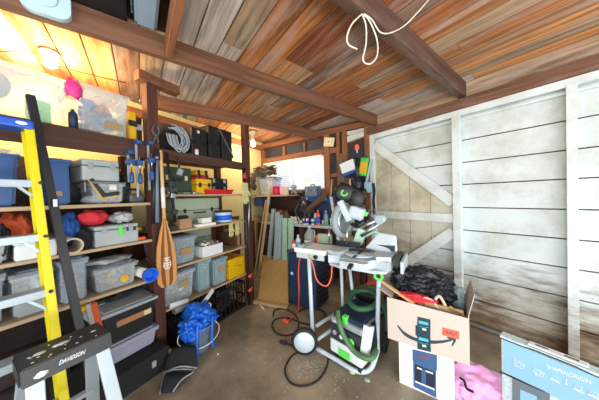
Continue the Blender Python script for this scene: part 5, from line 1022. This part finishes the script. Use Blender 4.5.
aflat('arrow_logo', [(447.5, 336.5), (455.8, 338.4), (456, 341), (452.6, 346.2), (451.3, 345.8), (453.3, 340.6), (447, 338)], 'smile', -.001, .001)
aflat('warning_label', [(442.3, 327.2), (459.3, 331.6), (459, 339.5), (442, 335)], 'label_red', -.002, .001)
p1, p2 = apx(443.5, 331.3), apx(457.8, 335.2); tc_ = (p1 + p2) / 2; ang = math.atan2(p2.z - p1.z, p2.x - p1.x)
text('HEAVY', .036, 'smile', ab, Matrix.Translation((tc_.x, -.0028, tc_.z)) @ Euler((0, -ang, 0)).to_matrix().to_4x4() @ FR, width=(p2 - p1).length * .95)
def ai(x, y, z): return A0 + Matrix.Rotation(AR, 3, 'Z') @ Vector((x, y, z))
random.seed(77); bm = nb(); blob(bm, (0, 0, .0), (.22, .14, .13), .3, 4, 41, 5)
for k in range(7): blob(bm, (random.uniform(-.17, .15), random.uniform(-.1, .08), random.uniform(-.02, .07)), (.09, .08, .06), .45, 4.5, 50 + k, 5)
one('trash_bag', 'glossy black crumpled plastic sack heaped on the open shipping carton', 'bag', bm, 'bag_black', ai(.20, .25, ah + .06), AR)
one('red_rag', 'red rag under the black sack at the left of the open carton', 'rag', blob(nb(), (0, 0, 0), (.12, .035, .03), .6, 3, 44, 4), 'red_cloth', ai(.16, .06, ah + .02), AR)
bm = nb(); bar(bm, ai(-.14, .09, ah + .11), ai(.16, .02, ah - .01), .03, .014, (0, 0, 1), .002); one('wood_lath', 'pale wood lath slanting into the left side of the open carton', 'lath', bm, 'skin_wood')
t = thing('serving_tray', 'pale wood frame with a loop handle sticking up from the open carton', 'tray', ai(.27, .05, ah - .02), AR)
mesh('handle', tube(nb(), curve([(-.07, 0, 0), (-.05, 0, .055), (0, 0, .05), (.04, 0, .0)], 5), .009, 8), 'cardboard_pale', t); mesh('handle', tube(nb(), curve([(.02, .01, .06), (.045, .01, .09), (.075, .01, .04), (.09, .01, -.01)], 5), .010, 8), 'cardboard_pale', t)
bm = nb(); bar(bm, (-.16, .0, .02), (.18, .0, .015), .012, .03); bar(bm, (.10, .0, .03), (.19, .0, -.02), .012, .03); mesh('frame', bm, 'cardboard', t)
one('glass_jar', 'green-grey glass jar at the right rear corner inside the open carton', 'jar', lathe(nb(), [(.035, 0), (.038, .01), (.038, .11), (.03, .13), (.03, .15)], 18), 'clear_teal', ai(.43, .22, ah - .05), AR)
one('styrofoam_block', 'white foam sheet lying just inside the rim of the open carton', 'foam', rbox(nb(), (0, 0, 0), (.26, .10, .02), (.2, 0, 0), .004), 'paper', ai(.32, .08, ah - .05), AR)
one('red_toolbag', 'orange-red bag on the stand behind the right leg of the saw stand', 'bag', blob(nb(), (0, 0, .05), (.12, .08, .06), .3, 2, 14, 4), 'orange_cloth', hit(377, 292, (0, 1, 0), 2.0), .3)
one('side_crate', 'grey crate on the floor behind the shipping carton carrying the orange-red bag', 'crate', box(nb(), -.2, .12, -.1, .16, 0, .44, .01), 'dark_plastic', (Vector((1, 1, 0)) * hit(377, 292, (0, 1, 0), 2.0)), .3)
# pink bag on the floor
pk = Vector((-.46, 1.93, 0)); bm = nb(); random.seed(4)
blob(bm, (0, 0, .09), (.19, .15, .11), .35, 1.9, 61, 5, .088); blob(bm, (-.10, -.13, .09), (.06, .05, .07), .6, 2.4, 66, 4, .085)
one('pink_bag', 'pale pink plastic bag on the floor between the white carton and the blue case', 'bag', bm, 'pink_bag', pk, .3)
one('black_clip', 'black wiry strap lying on top of the pink bag', 'strap', tube(nb(), curve([(0, 0, 0), (.03, -.02, .01), (.05, -.05, -.01), (.09, -.06, 0)], 5), .008, 6), 'rubber', pk + Vector((-.05, -.15, .175)), 0)
# ================================================================== SHAPER CASE
S0 = hit(501, 335, (0, 0, 1), .55); S1 = hit(600, 374, (0, 0, 1), .55); sr = math.atan2((S1 - S0).y, (S1 - S0).x)
S0.z = 0; sw = .60
def shpx(px, py): nv = Vector((-math.sin(sr), math.cos(sr), 0)); q = hit(px, py, nv, nv.dot(S0)); return Matrix.Rotation(-sr, 3, 'Z') @ (q - S0)
sc = thing('printed_tool_case', 'pale blue printed carton with white tool drawings by the white wall', 'case', S0, sr)
pbr('case_blue', '94c4e8', .45, 0, .06, 4); pbr('case_speckle', 'c4d6de', .6, 0, .5, 60); pbr('case_grey', '6e7c84', .5)
mesh('body', box(nb(), 0, sw, .0, .055, 0, .53, .006), 'case_speckle', sc)
mesh('printed_sleeve', box(nb(), .012, sw - .0, -.003, .0, .315, .528), 'case_blue', sc)
bm = nb(); prof = [(-.004, .534), (.10, .534), (.14, .542), (.30, .542), (.36, .534), (sw, .534), (sw, .55), (-.004, .55)]
prism(bm, prof, -.006, .06); mesh('lid', bm, 'case_speckle', sc)
mesh('lid_shadow_gap', tube(nb(), [Vector((x, -.007, z)) for x, z in ((.0, .533), (.10, .533), (.14, .541), (.30, .541), (.36, .533), (sw, .533))], .0035, 5), 'black_plastic', sc)
mesh('handle', box(nb(), .12, .34, .005, .05, .551, .562, .008), 'white_plastic', sc)
for x in (.15, .26): mesh('handle_slot', box(nb(), x, x + .05, .02, .032, .5615, .5635), 'black_plastic', sc)
def spoly(name, pix, mat, y0=-.0045): P = [shpx(*q) for q in pix]; return mesh(name, prism(nb(), [(p.x, p.z) for p in P], y0, -.002), mat, sc)
spoly('printed_line', [(500, 370.5), (545, 391), (545, 392.6), (500, 372)], 'black_plastic')
spoly('printed_panel', [(512.5, 377), (550, 393.5), (550, 420), (512.5, 405)], 'case_grey'); spoly('printed_panel', [(520.5, 389), (537, 396), (537, 420), (520.5, 412)], 'case_blue', -.006)
t1, t2 = shpx(547, 366), shpx(591, 382); tm = (t1 + t2) / 2; ta = math.atan2(t2.z - t1.z, t2.x - t1.x)
text('SHAPER|ORIGIN', .03, 'white_bright', sc, Matrix.Translation((tm.x, -.0046, tm.z)) @ Euler((0, -ta, 0)).to_matrix().to_4x4() @ FR, width=(t2 - t1).length)
def icon(px, py, kind, r=.018):
    c_ = shpx(px, py); bm = nb(); y = -.0048
    if kind == 0:
        for q in (1, .55): tube(bm, [(c_.x + q * r * math.cos(a), y, c_.z + q * r * math.sin(a)) for a in [2 * PI * k / 14 for k in range(14)]], .0012, 5, True)
        for a in (.5, 2.3, 4.2): tube(bm, [(c_.x + r * math.cos(a), y, c_.z + r * math.sin(a)), (c_.x + 1.5 * r * math.cos(a), y, c_.z + 1.5 * r * math.sin(a))], .0015, 5)
    elif kind == 1:
        tube(bm, [(c_.x - r * .6, y, c_.z), (c_.x + r * .6, y, c_.z), (c_.x + r * .6, y, c_.z + r), (c_.x - r * .6, y, c_.z + r)], .0012, 5, True); box(bm, c_.x - r, c_.x + r, y, y + .002, c_.z - r * .6, c_.z - r * .3)
    else: box(bm, c_.x - .003, c_.x + .003, y, y + .002, c_.z - r * .8, c_.z - .2 * r); tube(bm, [(c_.x, y, c_.z), (c_.x, y, c_.z + r * 1.2)], .0015, 5)
    mesh('printed_icon', bm, 'white_bright', sc)
for a in ((519, 364, 0, .022), (538.5, 372.5, 0, .02), (555, 379, 1), (566.5, 382, 2), (578.5, 389, 1), (594, 395, 1)): icon(*a)
# ================================================================== cord on the foreground beam
def bq(px, py, x=-.738): return hit(px, py, (1, 0, 0), x)
cords = []
L1 = [bq(362, 14), bq(352, 24), bq(347, 37), bq(349, 45), bq(357, 49)]
L2 = [bq(362, 14), bq(366, 26), bq(366, 44), bq(363, 60), bq(370, 64), bq(377, 56), bq(377, 40), bq(370, 22), bq(364, 15)]
L3 = [bq(364, 14), bq(372, 20), bq(380, 32), bq(390, 33), Zp(404, 26, 2.66), Zp(418, 12, 2.71), Zp(431, -3, 2.73)]
bm = nb(); [tube(bm, curve(q, 6), .0045, 6) for q in (L1, L2, L3)]
one('looped_twine', 'off-white cord knotted in loops over the foreground ceiling beam', 'cord', bm, 'wire_white')
# ================================================================== YELLOW LADDER, STRAIGHTEDGE, STEP STAND
t = thing('yellow_stepladder', 'yellow fibreglass stepladder with a blue top leaning before the left shelves', 'ladder', S(.0, 1.5, 0), RS)
# local: x = s, y = n-1.5
LO = S(0, 1.5, 0)
def ladp(s_, z): f = z / 1.97; return Vector((s_, (1.64 + (1.97 - 1.64) * f) - 1.5, z))
def lrail(bm, s_a, s_b, side):
    b0 = ladp(s_a, 0); b1 = ladp(s_b, 1.93)
    bar(bm, b0, b1, .006, .085, (0, 1, .0)); 
    for dy in (-.042, .042): 
        bar(bm, b0 + Vector((-side * .0165, dy, 0)), b1 + Vector((-side * .0165, dy, 0)), .033, .006, (0, 1, 0))
for sa, sb, sd, lb in ((.362, .315, 1, 0), (-.16, -.12, -1, 0)):
    bm = nb(); lrail(bm, sa, sb, sd); mesh('side_rail', bm, 'fiberglass_yellow', t)
for i, z in enumerate((.13, .43, .735, 1.035, 1.335, 1.635)):
    p = ladp(0, z); tr = mesh('step', box(nb(), -.13, .322, p.y - .045, p.y + .045, z - .04, z, .003), 'aluminium', t)
    for x in (.24, .04): 
        bm = nb(); bar(bm, (x, p.y - .03, z - .03), (x + .07, p.y - .035, z - .11), .012, .02, (0, 1, 0)); mesh('brace', bm, 'aluminium', tr)
    mesh('bolt', lathe(nb(), [(.009, 0), (.009, .01)], 10, at(.322, p.y - .048, z - .014, PI / 2)), 'dark_metal', tr)
p = ladp(0, 1.955); mesh('top_cap', box(nb(), -.2, .315, p.y - .07, p.y + .07, 1.925, 1.972, .01), 'ladder_blue', t)
mesh('cap_print', lathe(nb(), [(.014, 0), (.014, .002)], 16, Matrix.Translation((.27, p.y - .071, 1.95)) @ Matrix.Diagonal((1.5, 1, .7, 1)) @ Euler((PI / 2, 0, 0)).to_matrix().to_4x4()), 'white_plastic', t)
bm = nb(); bar(bm, S(.315 + .0, 2.12, 2.19) if False else hit(30, 95, EN, 2.13), S(.515, 1.80, .03), .042, .026, -EN, .003)
o = thing('straightedge', 'long black leaning straightedge right beside the yellow ladder', 'straightedge', (0, 0, 0)); mesh('beam', bm, 'spattered_black', o)
a_ = hit(57, 203, EN, 2.0); 
mesh('level_vial', rbox(nb(), hit(55, 203, EN, 1.985), (.02, .02, .05), (0, 0, RS), .003), 'steel', o)
# step stand in the foreground: black saddle top, aluminium legs
zt = .87
q1, q2, q3, q4 = Zp(11, 362, zt), Zp(97, 322, zt), Zp(111, 332, zt), Zp(20, 372, zt)
nrm = (q2 - q1).normalized(); O = q4.copy(); O.z = 0
st = thing('step_stand', 'paint-spattered black topped aluminium step stand in the left foreground', 'step stand', O, math.atan2((q3 - q4).y, (q3 - q4).x))
sr_ = math.atan2((q3 - q4).y, (q3 - q4).x); Ri = Matrix.Rotation(-sr_, 3, 'Z')
lw = (q3 - q4).length; dd = (Ri @ (q2 - q3)).y
def sl3(v): return Ri @ (v - O)
nfr = Vector((math.sin(sr_), -math.cos(sr_), 0))   # towards the camera
d1 = hit(19, 390, nfr, nfr.dot(O)); d2 = hit(113, 346, nfr, nfr.dot(O)); hh = (zt - d1.z + zt - d2.z) / 2
bm = nb(); prism(bm, [(dd - .0, zt), (dd + .012, zt - hh), (dd * .9, zt - hh), (dd * .88, zt - .015), (.015, zt - .015), (.006, zt - hh), (-.012, zt - hh), (0, zt)], 0, lw, 'yz')
bmesh.ops.recalc_face_normals(bm, faces=bm.faces[:]); bmesh.ops.bevel(bm, geom=bm.edges[:], offset=.004, segments=2, affect='EDGES'); mesh('saddle', bm, 'spattered_black', st)
mesh('end_cap', prism(nb(), [(dd * .9, zt - .012), (dd * .9, zt - hh), (.02, zt - hh), (.02, zt - .012)], -.004, .006, 'yz'), 'black_plastic', st); mesh('end_cap', prism(nb(), [(dd * .9, zt - .012), (dd * .9, zt - hh), (.02, zt - hh), (.02, zt - .012)], lw - .006, lw + .004, 'yz'), 'black_plastic', st)
# worn lettering and paint marks
def sq(px, py, y=-.014): v = hit(px, py, nfr, nfr.dot(O)); return sl3(v)
l1, l2 = sq(59, 362), sq(84, 351); bm = nb(); ly = -.0135
M_ = (l1 + l2) / 2; la = math.atan2(l2.z - l1.z, l2.x - l1.x)
text('DAVIDSON', .024, 'white_plastic', st, Matrix.Translation((M_.x, -.0105, M_.z)) @ Euler((.14 if False else 0, -la, 0)).to_matrix().to_4x4() @ FR @ Matrix(((1, .3, 0, 0), (0, 1, 0, 0), (0, 0, 1, 0), (0, 0, 0, 1))), 'worn_lettering', .003, width=(l2 - l1).length)
random.seed(9)
def dab(x, y, z, rx_, ry_, rz_, nm='paint_splash', sd=0):
    bm = nb(); blob(bm, (x, y, z), (rx_, ry_, rz_), .6, 2.5, sd, 3); mesh(nm, bm, 'paper', st)
dab(lw * .45, dd * .55, zt, .025, .014, .0012, sd=3); dab(lw * .22, dd * .5, zt, .018, .012, .001, sd=4); dab(lw * .85, dd * .5, zt, .009, .006, .001, sd=5); dab(.05, -.009, zt - hh * .6, .018, .0012, .012, sd=6)
for k in range(14): dab(random.uniform(.03, lw - .02), random.uniform(.02, dd - .02), zt, random.uniform(.002, .006), random.uniform(.002, .005), .001, sd=20 + k)
# legs
def aleg(p0, p1, w_=.05, t_=.022): bm = nb(); bar(bm, p0, p1, w_, t_, (0, 1, 0), .003); return mesh('leg', bm, 'aluminium', st)
zl = zt - hh + .035
F = {}
for nm, x, y, sx, sy in (('fr', lw - .035, .02, .075, -.20), ('fl', .035, .02, -.02, -.20), ('br', lw - .035, dd - .03, .04, .20), ('bl', .035, dd - .03, -.06, .20)):
    p0 = Vector((x, y, zl)); p1 = Vector((x + sx, y + sy, .012)); F[nm] = (p0, p1); lg = aleg(p0, p1)
    mesh('foot', rbox(nb(), p1, (.06, .04, .024), (0, 0, 0), .004), 'black_plastic', lg)
def lp(nm, z): a, b_ = F[nm]; f = (a.z - z) / (a.z - b_.z); return a + (b_ - a) * f
for z in (.50, .22): 
    bm = nb(); a, b_ = lp('fl', z), lp('fr', z); bar(bm, a, b_, .07, .022, (0, 0, 1), .003); 
    for k in (-.02, 0, .02): bar(bm, a + Vector((0, k, .012)), b_ + Vector((0, k, .012)), .006, .006)
    mesh('tread', bm, 'aluminium', st)
    bm = nb(); bar(bm, lp('bl', z), lp('br', z), .03, .02); mesh('crossbar', bm, 'aluminium', st)
# ================================================================== MORE SMALL THINGS
random.seed(101)
def gadget(name, label, cat, loc, rz, w, d, h, mat, mat2='dark_metal', k=0):
    t = thing(name, label, cat, loc, rz)
    mesh('body', box(nb(), 0, w, 0, d, 0, h * .7, min(w, d) * .2), mat, t)
    mesh('handle', tube(nb(), curve([(w * .15, d / 2, h * .68), (w * .2, d / 2, h), (w * .75, d / 2, h), (w * .85, d / 2, h * .68)], 4), min(w, d) * .12, 8), mat2, t); return t
gadget('plunge_router', 'dark grey router tool standing behind the hanging bar clamps', 'router', S(.84, 2.36, Z2), RS, .12, .12, .25, 'charcoal')
gadget('belt_sander', 'black belt sander between the small clear bin and the front shelf post', 'sander', S(.90, 2.26, Z2), RS, .12, .09, .12, 'rusty_grey', 'black_plastic')
gadget('hand_planer', 'grey hand planer on the far second shelf beside the green case', 'planer', S(1.19, 2.26, ZB), RS, .15, .08, .11, 'rusty_grey', 'black_plastic')
gadget('jigsaw', 'black jigsaw on the far third shelf between the paddle and the brown box', 'jigsaw', S(1.36, 2.25, ZC), RS, .12, .07, .10, 'black_plastic', 'dark_metal')
one('hand_drill_bit_case', 'small orange case lying on the near third shelf by the yellow drill', 'case', box(nb(), 0, .07, 0, .05, 0, .03, .005), 'orange_plastic', S(.93, 2.23, Z3), RS)
one('glass_bottles', 'cluster of small dim bottles at the back of the near third shelf', 'bottles', (lambda b_: [lathe(b_, [(.02, 0), (.02, .08), (.008, .10), (.008, .12)], 10, at(k * .05, random.uniform(0, .03), 0)) for k in range(4)] and b_)(nb()), 'clear_teal', S(.22, 2.7, Z3), RS)
gadget('car_battery', 'dark box with a handle on the near lowest shelf behind the clear bins', 'battery', S(.16, 2.74, Z4), RS, .2, .1, .2, 'black_plastic', 'red_plastic')
# on the saw side of the bench
for k, (x, m_, r, h, lb) in enumerate(((-1.48, 'white_plastic', .035, .14, 'white bottle on the bench behind the blade guard'), (-1.40, 'bright_blue', .03, .11, 'small blue can on the bench behind the saw grip'), (-1.30, 'grey_plastic', .045, .13, 'grey can at the right end of the bench'), (-1.74, 'paper', .028, .09, 'small white pot between the blue labelled tub and the orange can'))):
    jar(lb, W(x, -3.08 - .03 * (k % 2), BZ), r, h, m_, 'dark_plastic' if k % 2 else 'paper', 'small_jar', 'jar', rz=.1)
gadget('orbital_sander', 'grey and black sander hanging on the stud behind the black saw motor', 'sander', wp(343, 176, -3.30), RW, .12, .1, .16, 'charcoal', 'dark_metal')
one('coiled_rope', 'pale coil of rope hung under the tilted white box', 'rope', (lambda b_: [tube(b_, [(.055 * math.cos(a), .012 * j, .07 * math.sin(a)) for a in [2 * PI * k / 18 for k in range(18)]], .006, 6, True) for j in range(3)] and b_)(nb()), 'cable_grey', wp(352, 183, -3.27), RW)
one('hand_saw', 'thin handsaw with a brown handle hanging on the stud right of the window', 'saw', (lambda b_: [prism(b_, [(-.01, .2), (.03, .2), (.05, -.2), (-.04, -.2)], -.002, .002), box(b_, -.05, .06, -.012, .012, -.3, -.2, .01)] and b_)(nb()), 'rusty_grey', wp(341, 165, -3.37), RW)
one('funnel', 'dark red funnel-like shape hanging over the bench left of the white box', 'funnel', lathe(nb(), [(.06, 0), (.055, .02), (.012, .08), (.01, .13)], 18), 'maroon', wp(334, 206, -3.2), RW)
# sawdust and chips on the floor round the stand
bm = nb()
for k in range(260):
    a = random.uniform(0, 2 * PI); q = abs(random.gauss(0, .45)); x, y = -1.45 + q * math.cos(a), 1.15 + .6 * q * math.sin(a)
    rbox(bm, (x, y, .004), (random.uniform(.004, .014), random.uniform(.003, .008), .002), (0, 0, random.uniform(0, 3)))
one('wood_chips', 'pale sawdust and wood chips scattered on the concrete round the saw stand', 'chips', bm, 'cardboard_pale', kind='stuff')
for k, (px, py, c_, lb) in enumerate(((352, 372, 'cream', 'larger pale scrap under the front rail of the saw stand'), (367, 380, 'sage_pale', 'round greenish scrap on the floor before the front rail of the stand'), (218, 354, 'paper', 'lone white scrap on the open floor right of the bucket'))):
    p = Zp(px, py, .008); one('floor_scrap', lb, 'scrap', blob(nb(), (0, 0, 0), (.025 if k < 2 else .008, .02 if k < 2 else .007, .008), .4, 3, k, 2), c_, p)
# ------------------------------------------------------------------ groups of repeats
GR = {'storage_bin': 'storage bins', 'tool_case': 'tool cases', 'bar_clamp': 'bar clamps hanging beside the front shelf post', 'ceiling_beam': 'ceiling beams', 'ceiling_bulb': 'bare ceiling bulbs',
      'metal_stud': 'leaning metal studs', 'mint_strip': 'leaning mint green strips', 'wood_strip': 'leaning pale wood strips', 'grooved_strip': 'white plastic strips by the bucket', 'wooden_offcut': 'boards on the far fourth shelf',
      'stored_board': 'boards stored in the far corner', 'carpet_roll': 'carpet rolls under the near shelves', 'work_glove': 'pale work gloves', 'milk_crate': 'black milk crates', 'tub': 'tubs on bench and toolbox', 'stuff_sack': 'cloth sacks on the third shelf',
      'spring_clamp': 'orange clamps on the far post', 'vacuum_hose': 'green vacuum hoses', 'bin_contents': 'contents of the clear bins', 'toolbox': 'light grey tool boxes', 'cordless_drill': 'yellow cordless drills', 'pole': 'poles at the far post', 'cardboard_box': 'small cartons on the far shelves', 'spray_can': 'spray cans'}
tops = [o for o in C.objects if o.parent is None and 'label' in o.keys()]
for k, g in GR.items():
    L_ = [o for o in tops if o.name.split('.')[0] == k]
    if len(L_) > 1:
        for o in L_: o['group'] = g
# ================================================================== LIGHT
def area(name, loc, rot, sx, sy, en, col):
    l = bpy.data.lights.new(name, 'AREA'); l.shape = 'RECTANGLE'; l.size = sx; l.size_y = sy; l.energy = en; l.color = col
    o = bpy.data.objects.new(name, l); C.objects.link(o); o.location = loc; o.rotation_euler = rot; return o
area('daylight_garage_opening', (XR + .15, .2, 1.45), (0, math.radians(90), 0), 2.4, 4.6, 30, (.90, .96, 1))
area('daylight_front_opening', (.6, YS - .1, 1.4), (math.radians(90), 0, 0), 2.5, 2.4, 95, (.92, .97, 1))
area('ceiling_fill', (XR + .6, .1, .15), (0, math.radians(140), 0), 1.6, 4.6, 165, (1, .95, .87))  # added area lamp aimed upward to brighten the ceiling
def pt(name, loc, en, col, r=.04):
    l = bpy.data.lights.new(name, 'POINT'); l.energy = en; l.color = col; l.shadow_soft_size = r; o = bpy.data.objects.new(name, l); C.objects.link(o); o.location = loc
pt('bulb_left', LB + Vector((0, 0, -.05)), 40, (1, .68, .34)); pt('bulb_back', LB2 + Vector((0, 0, -.06)), 24, (1, .76, .46))
w = bpy.data.worlds.new('world'); bpy.context.scene.world = w; w.use_nodes = True
bg = w.node_tree.nodes['Background']; bg.inputs[0].default_value = (.86, .93, 1, 1); bg.inputs[1].default_value = 1.15
vs = bpy.context.scene.view_settings; vs.view_transform = 'Standard'; vs.look = 'None'; vs.gamma = 1; vs.use_curve_mapping = False; vs.exposure = .55
